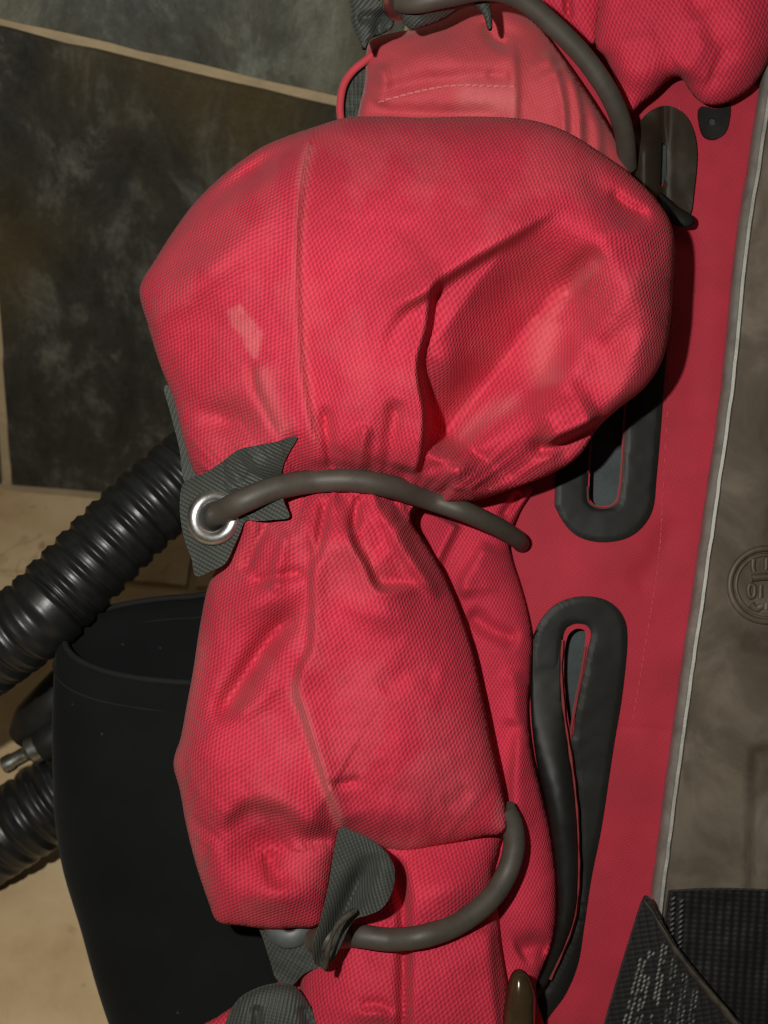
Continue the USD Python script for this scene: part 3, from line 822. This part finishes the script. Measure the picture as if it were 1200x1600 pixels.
put(wing, 'side_panel', turned(sub(body, left), 33), red_cloth)
put(wing, 'front_panel', turned(sub(body, ~left), 12), red_cloth)
bz = lambda x, y: float(body['z'](x, y)[0])

# --- cloth of the wing behind the lobes
fold_e = loop([(640, 800), (690, 770), (760, 755), (812, 752), (832, 764), (812, 800), (798, 840), (800, 870), (814, 915), (826, 960), (832, 1000), (830, 1060), (826, 1110), (834, 1180), (848, 1240), (862, 1310), (870, 1390), (867, 1455), (852, 1505), (838, 1550), (850, 1600), (862, 1660), (760, 1660), (740, 1300), (690, 1000), (640, 880)])
EF = [step([(716, 818), (700, 850), (684, 884)], 5, 30, 3, side=1, taper=(0.1, 0.1)), step([(758, 842), (742, 875), (722, 908), (722, 940)], 4, 30, 4, side=-1),
      groove([(815, 768), (798, 790), (783, 812)], 3, 7), groove([(728, 955), (770, 985), (815, 1003)], 2.5, 14), groove([(795, 1040), (805, 1080), (800, 1140)], -2, 16),
      groove([(806, 1490), (836, 1478), (862, 1490)], 3, 18), step([(812, 1100), (804, 1180), (800, 1250), (806, 1330)], 5, 30, 5, side=-1, taper=(0.3, 0.3))]
edge_r = relief(fold_e, lambda X, Y, I: 2.5 + I * 0.75 + sst(I, 0, 5) * (wrinkle(X, Y, 1.2, 80, 21) + 1.7 * sum(f(X, Y) for f in EF)), 3.0, inflate=True, back=lambda X, Y, I, Z: Z - I * 0.9 - 0.5)
put(wing, 'gathered_fold', dict(edge_r, uv=edge_r['uv'] * 1.35), red_cloth)

fold_f = loop([(505, 1290), (560, 1270), (680, 1270), (785, 1270), (780, 1330), (772, 1365), (778, 1420), (784, 1480), (796, 1560), (806, 1680), (420, 1680), (440, 1600), (468, 1548), (470, 1522), (500, 1470), (510, 1400)])
FF = [groove([(618, 1330), (628, 1380), (632, 1440), (632, 1680)], 7.0, 10, (0.1, 0)), step([(618, 1330), (628, 1380), (632, 1440), (632, 1680)], 3, 40, 3, side=-1, taper=(0.1, 0)),
      step([(768, 1440), (774, 1540), (786, 1680)], 4, 26, 3, side=1, taper=(0.1, 0)), blob(700, 1390, 70, 35, 6, -20), blob(585, 1585, 30, 12, 4),
      groove([(560, 1575), (590, 1570), (620, 1585)], 2, 9), groove([(540, 1475), (630, 1487), (720, 1462), (780, 1400)], 3, 28), blob(560, 1560, 50, 60, 3)]
ff = relief(fold_f, lambda X, Y, I: 12 + I * 0.8 + sst(I, 0, 8) * (wrinkle(X, Y, 1.3, 85, 33) + sum(f(X, Y) for f in FF)), 3.0, inflate=True, back=lambda X, Y, I, Z: np.maximum(Z - I * 1.3 - 0.5, 2.0), angle=18)
put(wing, 'lower_fold', ff, red_cloth)
fz = lambda x, y: float(ff['z'](x, y)[0])

corner_f = loop([(300, 1620), (345, 1585), (400, 1552), (435, 1534), (470, 1530), (470, 1650), (330, 1680)])
put(wing, 'lower_corner', relief(corner_f, lambda X, Y, I: 10 + I * 0.5, 3.0, inflate=True, back=lambda X, Y, I, Z: Z - I - 0.5), red_cloth)

neck = loop([(574, 74), (590, 58), (620, 50), (650, 45), (690, 32), (722, 14), (770, 5), (800, 12), (840, 40), (880, 90), (925, 155), (958, 210), (982, 262), (990, 300), (960, 330), (840, 300), (700, 290), (560, 280), (552, 220), (562, 165), (570, 130)])
NF = [step([(802, 60), (808, 100), (809, 150), (808, 200)], 2.0, 30, 2.5, side=1, taper=(0.25, 0)), step([(852, 74), (872, 110), (884, 160), (887, 205)], 3.5, 24, 2.5, side=1, taper=(0.15, 0)),
      step([(885, 92), (900, 130), (909, 175), (911, 220)], 4, 22, 2.5, side=1, taper=(0.1, 0)), step([(905, 105), (925, 160), (938, 200), (940, 245)], 3, 22, 3, side=1, taper=(0.1, 0)),
      groove([(572, 152), (620, 136), (680, 124), (740, 118), (800, 120)], 1.1, 12, (0.1, 0.05)), groove([(590, 98), (600, 130), (588, 165)], -1.5, 12), blob(690, 90, 70, 40, 3), groove([(560, 172), (640, 178), (800, 180)], 2, 14),
      blob(785, 52, 22, 16, -1.6), groove([(758, 30), (770, 60), (800, 75)], 1.8, 9), blob(767, 117, 6, 5, -0.7)]
NW = Line([(700, 150), (740, 152), (802, 158)], (0.3, 0.0))


def neck_wear(X, Y):
    dd, s, e = NW.at(X, Y)
    return 0.45 * e * np.exp(-(dd / 26) ** 2) * (X < 808) + 0.1


nk = relief(neck, lambda X, Y, I: 10 + I * 0.62 + sst(I, 0, 6) * (wrinkle(X, Y, 1.2, 60, 41) + 1.8 * sum(f(X, Y) for f in NF)), 3.0, inflate=True, back=lambda X, Y, I, Z: np.maximum(Z - I * 1.2 - 0.5, 2), angle=25, wear=neck_wear)
put(wing, 'neck_panel', nk, red_neck)
nz = lambda x, y: float(nk['z'](x, y)[0])
st = []
for k, t in enumerate(np.linspace(0.02, 0.98, 19)):
    x, y = (1 - t) * 592 + t * 803, 160 - 28 * math.sin(min(t * 1.4, 1) * math.pi / 2) + (8 * (t - 0.5) if t > 0.5 else 0)
    a, b = P(x - 4.2, y + 0.6, nz(x - 4, y) + 0.15), P(x + 4.2, y - 0.6, nz(x + 4, y) + 0.15)
    st.append(tube([a, (a + b) / 2 + [0, 0, 0.28], b], 0.32, 6, 4))
part(wing, 'stitching', join(st), thread_pale, kind='stuff')
st = []
rng = np.random.default_rng(5)
seam_line = spline([(1062, 170), (1052, 480), (1038, 740), (1030, 870), (1012, 990), (990, 1120)], 40)
for q in seam_line[::4]:
    z = float(panel_z(np.array([q[0]]), np.array([q[1]]))[0])
    st.append(tube([P(q[0], q[1] - 4.0, z + 0.05), P(q[0] - 0.3, q[1], z + 0.2), P(q[0] - 0.6, q[1] + 4, z + 0.05)], 0.22, 6, 3))
part(wing, 'stitching', join(st), scuffed('red_thread', (0.40, 0.055, 0.065), 0.8, 0.00001, 300, 0.2, 0.2), kind='stuff')

lump_h = loop([(835, -60), (838, 0), (880, 35), (925, 70), (940, 30), (948, -60)])
lh = relief(lump_h, lambda X, Y, I: 8 + I * 0.8 + sst(I, 0, 4) * (groove([(889, -40), (887, 0), (889, 34)], 4, 6, (0, 0.2))(X, Y)), 3.0, inflate=True, back=lambda X, Y, I, Z: Z - I - 0.5)
put(wing, 'upper_fold', lh, red_cloth)
lump = loop([(925, -80), (936, 0), (930, 66), (946, 90), (958, 116), (972, 150), (984, 176), (1002, 162), (1022, 146), (1046, 124), (1064, 122), (1082, 148), (1100, 162), (1125, 163), (1150, 153), (1178, 131), (1204, 90), (1260, -20), (1240, -100)])
GF = [step([(944, -60), (938, 0), (930, 72)], 2, 20, 3, side=1), step([(940, 80), (990, 60), (1040, 66), (1080, 90)], 3, 40, 12, side=1, taper=(0.2, 0.5)), groove([(1050, 120), (1080, 96), (1096, 60), (1090, 10)], -3.0, 22),
      blob(1000, 115, 50, 25, 2.5), groove([(1080, -20), (1110, 50), (1150, 100)], 2, 18), blob(1160, 40, 40, 60, 4), step([(1062, 124), (1080, 118), (1110, 128)], 3, 30, 6, side=-1)]
lu = relief(lump, lambda X, Y, I: 12 + I * 0.72 + sst(I, 0, 8) * (wrinkle(X, Y, 1.5, 70, 51) + sum(f(X, Y) for f in GF)), 3.0, inflate=True, back=lambda X, Y, I, Z: np.maximum(Z - I * 1.4 - 0.5, 5), angle=-8)
put(wing, 'upper_fold', lu, red_cloth, label='bunched upper fold beside the metal plate')

# piping loop with the dark lining inside, left of the neck
part(wing, 'piping', tube([P(x, y, z) for x, y, z in [(590, 78, 14), (574, 92, 13), (552, 110, 12), (538, 130, 12), (532, 155, 12), (532, 182, 12), (540, 215, 12)]], 1.15, 10, 8), red_neck)
put(wing, 'lining', relief(loop([(578, 86), (552, 112), (537, 135), (533, 165), (536, 205), (600, 215), (610, 110)]), lambda X, Y, I: 8 + wrinkle(X, Y, 1, 20, 5), 4, 1.0), tab_web)


# ---- webbing tabs with eyelets
def eyelet(parent, centre, axis, ro, ri, material, h=1.5):
    pr = []
    for a in np.linspace(0, math.pi, 13):
        pr.append(((ro + ri) / 2 + (ro - ri) / 2 * math.cos(a), h * math.sin(a)))
    pr += [(ri - 0.15, -1.2), (ri, -3.5), (ro * 0.9, -3.6)]
    return part(parent, 'grommet', lathe(pr, centre, axis, 48), material, smooth=40)


tab_a = loop([(284, 760), (300, 746), (322, 738), (346, 722), (372, 703), (400, 696), (432, 690), (464, 682), (452, 706), (442, 728), (438, 760), (444, 785), (452, 808), (430, 812), (405, 814), (384, 814), (374, 835), (366, 852), (352, 880), (330, 892), (306, 900), (299, 872), (288, 842), (281, 800)], 6)
GA = (334, 808)


def tab_a_z(X, Y, I):
    base_ = 41.0 + 0.075 * (X - 334) + 2.0 * np.sin((X - 300) / 34.0) * sst(790 - Y, 0, 60)
    on = body['z'](X.ravel(), Y.ravel()).reshape(X.shape) + 1.6
    return np.maximum(base_ + 1.2 * np.exp(-((X - 392) / 20) ** 2) * sst(780 - Y, 0, 40), np.where(X > 352, on, 0))


ta = relief(tab_a.difference(Point(*GA).buffer(22)), tab_a_z, 2.5, 2.0, angle=-62)
t1 = put(wing, 'webbing_tab', ta, tab_web, label='dark grey webbing tab with a bright steel eyelet')
eyelet(t1, P(GA[0], GA[1], tab_a_z(np.array([GA[0]]), np.array([GA[1]]), 0)[0] + 0.2), (-0.28, 0.16, 1), 8.0, 3.8, bright_metal, 2.0)
ring = relief(Point(*GA).buffer(47).difference(Point(*GA).buffer(36)), lambda X, Y, I: tab_a_z(X, Y, 0) + 0.35, 2.5, 0.4)
# tab's long backing strip, seen along the left edge of the upper lobe
put(wing, 'webbing_backing', relief(loop([(256, 606), (268, 606), (285, 650), (305, 725), (312, 748), (288, 752), (280, 700), (266, 645)]), lambda X, Y, I: 25 + 0 * X, 3, 1.5, angle=20), tab_web)

# lower tab: a strip folded over, its black eyelet seen edge on
tab_b = loop([(533, 1294), (527, 1306), (520, 1340), (512, 1390), (500, 1440), (488, 1480), (492, 1505), (505, 1512), (520, 1500), (534, 1474), (545, 1450), (556, 1436), (575, 1430), (596, 1420), (610, 1400), (617, 1372), (614, 1350), (600, 1330), (580, 1314), (556, 1302)], 6)


def tab_b_z(X, Y, I):
    z = np.maximum(body['z'](X.ravel(), Y.ravel()).reshape(X.shape), ff['z'](X.ravel(), Y.ravel()).reshape(X.shape))
    top = 50.0 - 0.02 * (Y - 1300)
    return top + 3.2 * np.exp(-((X - 600) / 26.0) ** 2) - 9.0 * np.exp(-(((X - 556) + (Y - 1385) * 0.45) / 15.0) ** 2) * sst(Y, 1330, 1380) + 0 * z


tb = relief(tab_b, tab_b_z, 2.5, 2.0, angle=-20)
t2 = put(wing, 'webbing_tab', tb, tab_web, label='folded webbing tab with a dull black eyelet on edge')
part(t2, 'lip', tube([P(556, 1422, 51), P(541, 1432, 52.2), P(526, 1448, 52.4), P(516, 1472, 52.2), (P(510, 1494, 51.5)), P(507, 1512, 50)], lambda t: 0.75 + 0.25 * math.sin(9 * t), 10, 8), worn_binding)
tab_c = loop([(404, 1440), (412, 1470), (423, 1505), (432, 1530), (455, 1540), (472, 1524), (490, 1514), (508, 1510), (516, 1480), (520, 1440), (480, 1430), (440, 1430)], 6)
GC = (452, 1441)
tc = relief(tab_c.difference(Point(*GC).buffer(13)), lambda X, Y, I: 20 + 0.04 * (X - 460) + wrinkle(X, Y, 0.5, 20, 6), 2.5, 1.5, angle=30)
t3 = put(wing, 'webbing_tab', tc, tab_web, label='webbing tab with a black plastic eyelet under the lower lobe')
eyelet(t3, P(GC[0], GC[1], 20.4), (0.05, 0.1, 1), 7.6, 2.6, scuffed('grey_plastic', (0.05, 0.056, 0.055), 0.45, 0.00002, 90, 0.5, 0.3), 0.6)
tab_d = loop([(352, 1600), (362, 1575), (378, 1556), (405, 1542), (435, 1536), (460, 1540), (478, 1560), (495, 1590), (510, 1640), (480, 1680), (360, 1680), (345, 1640)], 6)
DF = [groove([(398, 1570), (402, 1590), (398, 1620)], 2.5, 7), groove([(470, 1570), (480, 1590), (485, 1620)], 3, 8)]
td = relief(tab_d, lambda X, Y, I: 24 + I * 0.6 + sst(I, 0, 3) * sum(f(X, Y) for f in DF), 2.5, inflate=True, back=lambda X, Y, I, Z: Z - 1.5 - I * 0.5, angle=12)
put(wing, 'webbing_tab', td, tab_web, label='webbing tab bent over at the very bottom')

# top tab
tab_e = loop([(560, -40), (548, 20), (552, 44), (562, 66), (570, 82), (578, 62), (596, 54), (614, 42), (618, 20), (628, 34), (642, 46), (660, 42), (690, 31), (722, 12), (742, 10), (755, 24), (762, 46), (769, 46), (768, 18), (760, -10), (740, -50)], 6)
TF = [groove([(590, 60), (596, 30), (620, 10)], 5, 9), groove([(556, 30), (585, 26), (612, 30)], 2.5, 8), groove([(650, 20), (700, 5), (750, 8)], -3, 12)]
te = relief(tab_e, lambda X, Y, I: 36 + 0.012 * (X - 600) + I * 0.5 + sum(f(X, Y) for f in TF), 2.5, inflate=True, back=lambda X, Y, I, Z: Z - 1.6 - I * 0.4, angle=40)
t5 = put(wing, 'webbing_tab', te, tab_web, label='crumpled webbing tab at the top of the neck')
eyelet(t5, P(636, -8, 41), (0.5, -0.75, 0.55), 8, 4.2, dull_metal, 1.5)

# ---------------------------------------------------------------- rubber cords
GRP = None
r_c = 3.3


def cord(pts, label, taper=None):
    c = thing('bungee_cord', pts[-1], label, 'rubber cord')
    part(c, 'tubing', tube(pts, taper or r_c, 22, 14), cord_rubber, smooth=50)
    return c


gz = tab_a_z(np.array([GA[0]]), np.array([GA[1]]), 0)[0]
mid = [(380, 783, gz + 9.0), (430, 763, bz(430, 763) + 7.0), (490, 752, 0), (550, 750, 0), (610, 760, 0), (670, 780, 0)]
pts = [P(336, 814, gz - 9), P(340, 806, gz - 2), P(354, 796, gz + 5.0)]
for x, y, z in mid:
    pts.append(P(x, y, z or bz(x, y) + 2.7))
za = bz(670, 780)
pts += [P(725, 799, max(za - 2, 30)), P(775, 822, 22), P(805, 840, 13), P(813, 848, 5), P(815, 853, -8)]
cord(pts, 'grey black rubber cord through the bright steel eyelet across the waist', lambda t: 3.4 - 0.9 * max(0.0, t - 0.45) / 0.55)
pts = [P(490, 1470, 33), P(515, 1466, 38), P(545, 1463, fz(545, 1463) + 1.0), P(565, 1463, fz(560, 1462) + 2.8), P(610, 1468, fz(610, 1468) + 2.6), P(660, 1463, fz(660, 1463) + 2.6), P(715, 1443, fz(715, 1443) + 2.6), P(762, 1408, fz(755, 1408) + 3.0), P(790, 1368, 22), P(803, 1325, 21), P(800, 1288, 21), P(788, 1262, 22)]
cord(pts, 'rubber cord curving from the dull black eyelet below the lower lobe')
pts = [P(610, 2, 38), P(650, 4, 44), P(700, -6, 46), P(760, -16, 45), P(812, -2, 42), P(862, 38, 38), P(908, 84, 34), P(942, 130, 30), P(964, 172, 25), P(976, 212, 18), P(980, 260, 8)]
cord(pts, 'rubber cord arching over the red neck towards the upper right', lambda t: 2.95)
end = thing('cord_stopper', P(815, 1600, 4), 'glossy dark brown bead half seen at the bottom edge of the red folds', 'cord stopper')
part(end, 'bead', (lambda r: (r['v'], r['f']))(relief(loop([(800, 1520), (812, 1514), (826, 1524), (836, 1552), (836, 1590), (834, 1640), (788, 1640), (786, 1590), (792, 1545)]), lambda X, Y, I: 26 + I * 1.1, 2.0, inflate=True, back=lambda X, Y, I, Z: Z - I * 2.0)), gloss_black, smooth=True)

# ---------------------------------------------------------------- metal plate
plate = thing('backplate', P(1120, 1500, 5), 'worn brown grey metal plate with a bright edge and stamped emblem at right', 'metal plate')
edge_pts = [(1216, -40), (1204, 90), (1184, 230), (1165, 350), (1150, 480), (1137, 610), (1119, 740), (1098, 890), (1076, 1040), (1057, 1180), (1041, 1300), (1026, 1420), (1006, 1600), (996, 1680)]
ec = spline(edge_pts, 12)
zt = 10.0
main_pl = Polygon(list(map(tuple, ec + [7, 0])) + [(1420, 1680), (1420, -40)])
chan = Polygon([(1182, 1230), (1300, 1190), (1300, 1700), (1172, 1700), (1174, 1380)])


def plate_z(X, Y, I):
    return zt + wrinkle(X, Y, 0.25, 120, 61) - 1.6 * sst(shapely.distance(Polygon([(1182, 1180), (1300, 1150), (1300, 1700), (1165, 1700)]), shapely.points(X, Y)), 14, 0)


put(plate, 'plate', relief(main_pl, plate_z, 6.0, 3.0), plate_metal)
cols = []
prof = [(-12, 1.0), (-11, 5.0), (-8, 8.0), (-3, 9.8), (1, 10.2), (4, 11.2), (9, 11.4), (12, 9.6)]
for ox, z in prof:
    z_ = z + 0.35 * (noise(np.c_[ec / 14.0, np.zeros(len(ec))], 7) - 0.5)
    cols.append(to_frame(ec[:, 0] + ox + 1.6 * (noise(np.c_[ec / 22.0, np.ones(len(ec))], 3) - 0.5), ec[:, 1], z_))
nn = len(ec)
v = np.vstack(cols)
f = []
for i in range(len(prof) - 1):
    k = np.arange(nn - 1)
    f += [np.stack([i * nn + k, i * nn + k + 1, (i + 1) * nn + k + 1], 1), np.stack([i * nn + k, (i + 1) * nn + k + 1, (i + 1) * nn + k], 1)]
part(plate, 'rim', (v, np.vstack(f)), rim_metal, smooth=50)
# stamped emblem: ring with upright strokes, a bar and lobes inside
em = []
ex, ey = 1197, 914
for rr, th in ((57, 1.5), (47, 0.9)):
    em.append(tube([P(ex + rr * math.cos(a), ey + rr * math.sin(a), zt - 0.25) for a in np.linspace(0, 2 * math.pi, 40)], th * 0.75, 8, 2))
part(plate, 'emblem_ring', join(em), plate_metal, smooth=50)
em = []
ln = lambda pts, w=1.0: em.append(tube([P(x, y, zt - 0.2) for x, y in pts], w, 8, 5))
for sx in (-1, 1):
    ln([(ex + sx * 20, 874), (ex + sx * 21, 886), (ex + sx * 19, 893)], 0.9)
    ln([(ex + sx * 26, 913), (ex + sx * 28, 922), (ex + sx * 25, 933), (ex + sx * 19, 930), (ex + sx * 19, 916), (ex + sx * 26, 912)], 0.8)
    ln([(ex + sx * 24, 944), (ex + sx * 16, 951), (ex + sx * 8, 947)], 1.2)
    ln([(ex + sx * 9, 914), (ex + sx * 9, 934)], 0.9)
ln([(ex, 872), (ex, 890)], 0.9)
ln([(ex - 23, 903), (ex, 901), (ex + 23, 903)], 1.3)
ln([(ex, 942), (ex, 952)], 1.1)
part(plate, 'emblem', join(em), plate_metal, smooth=50)

# ---------------------------------------------------------------- harness straps
sa = loop([(1004, 1412), (1014, 1402), (1024, 1420), (1042, 1452), (1062, 1484), (1100, 1532), (1150, 1592), (1230, 1690), (920, 1720), (944, 1610), (962, 1546), (984, 1474)], 6)
strap = thing('harness_strap', P(1040, 1640, 8), 'black webbing strap with rows of stitches folded diagonally at bottom right', 'webbing strap')
sar = relief(sa, lambda X, Y, I: 21 + 0.03 * (X - 1000) + 0.010 * (Y - 1400), 3.0, 2.2, angle=-9)
put(strap, 'webbing', sar, harness_web)
szf = lambda x, y: 21 + 0.03 * (x - 1000) + 0.010 * (y - 1400)
for row, (xa, ya, xb, yb) in enumerate([(1004, 1500, 978, 1600), (1018, 1488, 996, 1600), (1038, 1478, 1020, 1600), (1054, 1500, 1042, 1600), (1070, 1524, 1062, 1600), (1086, 1548, 1080, 1600)]):
    st = []
    n_ = int((yb + 60 - ya) / 7.2)
    for k in range(n_):
        for o in (-3.2, 3.2):
            t = k / n_
            if rng.random() < 0.22:
                continue
            x, y = xa + (xb - xa) * t * (yb + 60 - ya) / (yb - ya) + o, ya + (yb + 60 - ya) * t + (3.0 if o > 0 else 0)
            x, y = x + rng.normal(0, 0.5), y + rng.normal(0, 0.6)
            st.append(tube([P(x + 1.4, y - 2.0, szf(x, y) + 0.1), P(x, y, szf(x, y) + 0.5), P(x - 1.4, y + 2.0, szf(x, y) + 0.1)], 0.42, 6, 3))
    part(strap, 'stitching', join(st), thread_grey if row in (0, 1, 2) else scuffed(f'dark_thread_{row}', (0.045, 0.047, 0.043), 0.4, 0.00001, 300, 0.4, 0.3), smooth=60, kind='stuff')
fold_pts = [(1010, 1404), (1024, 1424), (1042, 1454), (1062, 1486), (1100, 1534), (1150, 1594), (1225, 1690)]
part(strap, 'folded_edge', tube([P(x - 4, y + 3, szf(x, y) + 0.3) for x, y in fold_pts], lambda t: 0.8 + 1.9 * t + 0.25 * math.sin(40 * t) * math.sin(17 * t), 14, 12, flat=0.55), worn_binding, smooth=60)
sb = loop([(1046, 1398), (1060, 1393), (1120, 1390), (1200, 1392), (1330, 1398), (1360, 1700), (1200, 1700), (1100, 1560), (1060, 1500), (1040, 1470)], 6)
strap2 = thing('waist_strap', P(1160, 1640, 8), 'flat black strap crossing the metal plate behind the diagonal strap', 'webbing strap')
put(strap2, 'webbing', relief(sb, lambda X, Y, I: 15 + 0.012 * (X - 1100) + wrinkle(X, Y, 0.6, 60, 71), 3.5, 2.0, angle=4), harness_web)
st = []
for k in range(14):
    for o in (0, 13):
        x, y = 1052 + o - 0.05 * k * 7, 1404 + k * 8.0 + (4 if o else 0)
        z = 15.9 + 0.012 * (x - 1100)
        st.append(tube([P(x - 2.5, y + 2, z), P(x, y, z + 0.4), P(x + 2.5, y - 2, z)], 0.4, 6, 3))
part(strap2, 'stitching', join(st), scuffed('dim_thread', (0.06, 0.062, 0.055), 0.4, 0.00001, 300, 0.4, 0.3), smooth=60, kind='stuff')

# ---------------------------------------------------------------- hoses, inflator, pouch
def hose(pts, R0, amp, pitch):
    def rad(s):
        q = (s / pitch) % 1.0 - 0.5
        return R0 - amp * math.exp(-(q / 0.17) ** 2) + 0.25 * math.exp(-((abs(q) - 0.3) / 0.08) ** 2)
    return tube(pts, R0, 40, 24, prof=(rad, pitch / 18))


zh = -40
h1 = thing('corrugated_hose', P(0, 1010, zh - 20), 'thick glossy black corrugated hose running up behind the red lobe', 'hose', )
part(h1, 'tubing', hose([P(-330, 1235, zh - 30), P(-160, 1120, zh - 15), P(30, 985, zh), P(100, 922, zh - 2), P(200, 822, zh - 8), P(290, 742, zh - 16), P(400, 655, zh - 30), P(520, 570, zh - 50)], 14.6, 1.15, 7.1), hose_rubber, smooth=60)
zh2 = -120
h2 = thing('corrugated_hose', P(0, 1300, zh2 - 20), 'dull corrugated hose low at the left beside the black pouch', 'hose')
part(h2, 'tubing', hose([P(-230, 1430, zh2 - 20), P(-90, 1360, zh2 - 8), P(20, 1293, zh2), P(100, 1236, zh2), P(190, 1170, zh2)], 17.0, 1.3, 8.6), hose_rubber, smooth=60)
infl = thing('inflator', P(90, 1150, -130), 'black inflator valve with a small metal nipple left of the pouch', 'inflator')
part(infl, 'body', tube([P(40, 1150, -118), P(60, 1122, -114), P(92, 1088, -112), P(130, 1050, -116)], lambda t: 9.5 * min(1, 0.75 + t), 28, 10), dull_black, smooth=60)
part(infl, 'collar', tube([P(108, 1138, -112), P(82, 1154, -110), P(64, 1166, -110)], lambda t: 9.0 - 2.0 * t, 28, 10), dull_black, smooth=60)
ax = P(4, 1197, -110) - P(56, 1168, -110)
ln_ = np.linalg.norm(ax)
pr = [(0, -1), (6.0, -1), (6.0, 2.5), (5.2, 3.2), (3.8, 4.2), (3.1, 5.0), (3.1, ln_ * 0.68), (3.6, ln_ * 0.74), (3.6, ln_ * 0.95), (3.0, ln_), (0, ln_)]
part(infl, 'nipple', lathe(pr, P(58, 1168, -108), ax, 28), dull_metal, smooth=30)

pouch = thing('pouch', P(330, 1750, -40), 'open black neoprene pouch standing behind the lower red lobe', 'pouch')
# rim ring and the rings below it: centre, half axes across and in depth
RG = [(300, 1000, 205, 70, 16), (298, 1018, 210, 72, 18), (296, 1060, 212, 74, 20), (293, 1120, 211, 76, 22), (292, 1200, 210, 78, 24), (294, 1280, 210, 80, 24), (302, 1360, 206, 80, 24), (322, 1450, 196, 80, 24), (345, 1540, 190, 80, 24), (375, 1640, 186, 80, 24), (410, 1760, 180, 80, 24)]


def rings(rg, inset, z0):
    n_ = 96
    a = np.linspace(0, 2 * np.pi, n_, endpoint=False)
    out = []
    for cx, cy, rx, ry, dz in rg:
        bump_ = 1 + 0.012 * np.sin(3 * a + cy / 90.0) + 0.008 * np.sin(5 * a - cy / 60.0)
        out.append(to_frame(cx + (rx - inset) * np.cos(a) * bump_, cy + (ry - inset * 0.5) * np.sin(a) * bump_ - 34 * np.maximum(0, np.cos(a)) * np.exp(-(cy - 1000) / 60.0), z0 + dz * np.sin(a)))
    f = []
    for i in range(len(rg) - 1):
        k = np.arange(n_); k2 = (k + 1) % n_
        f += [np.stack([i * n_ + k, (i + 1) * n_ + k, (i + 1) * n_ + k2], 1), np.stack([i * n_ + k, (i + 1) * n_ + k2, i * n_ + k2], 1)]
    return np.vstack(out), (np.vstack(f) if f else None)


Z0 = -36
dense = lambda rg: [tuple(x) for x in spline(rg, 5)]
vo, fo = rings(dense(RG), 0, Z0)
part(pouch, 'outer_wall', (vo, fo), pouch_cloth, smooth=60)
vi, fi = rings(dense(RG[:7]), 12, Z0)
part(pouch, 'inner_wall', (vi, fi[:, ::-1]), pouch_cloth, smooth=60)
part(pouch, 'hem', tube(np.vstack([(vo[:96] + vi[:96]) / 2, ((vo[:96] + vi[:96]) / 2)[:1]]), 1.1, 10, 2, caps=False), hem_cloth, smooth=60)
band = [(cx, cy, rx + 3.5, ry + 2, dz) for cx, cy, rx, ry, dz in dense(RG[:3])[1:9]]
vb, fb = rings(band, 0, Z0 + 0.3)
hem2, _ = rings([(297, 1040, 212, 73, 19)], -1.0, Z0)
part(pouch, 'seam', tube(np.vstack([hem2, hem2[:1]]), 0.4, 6, 2, caps=False), hem_cloth, smooth=60)
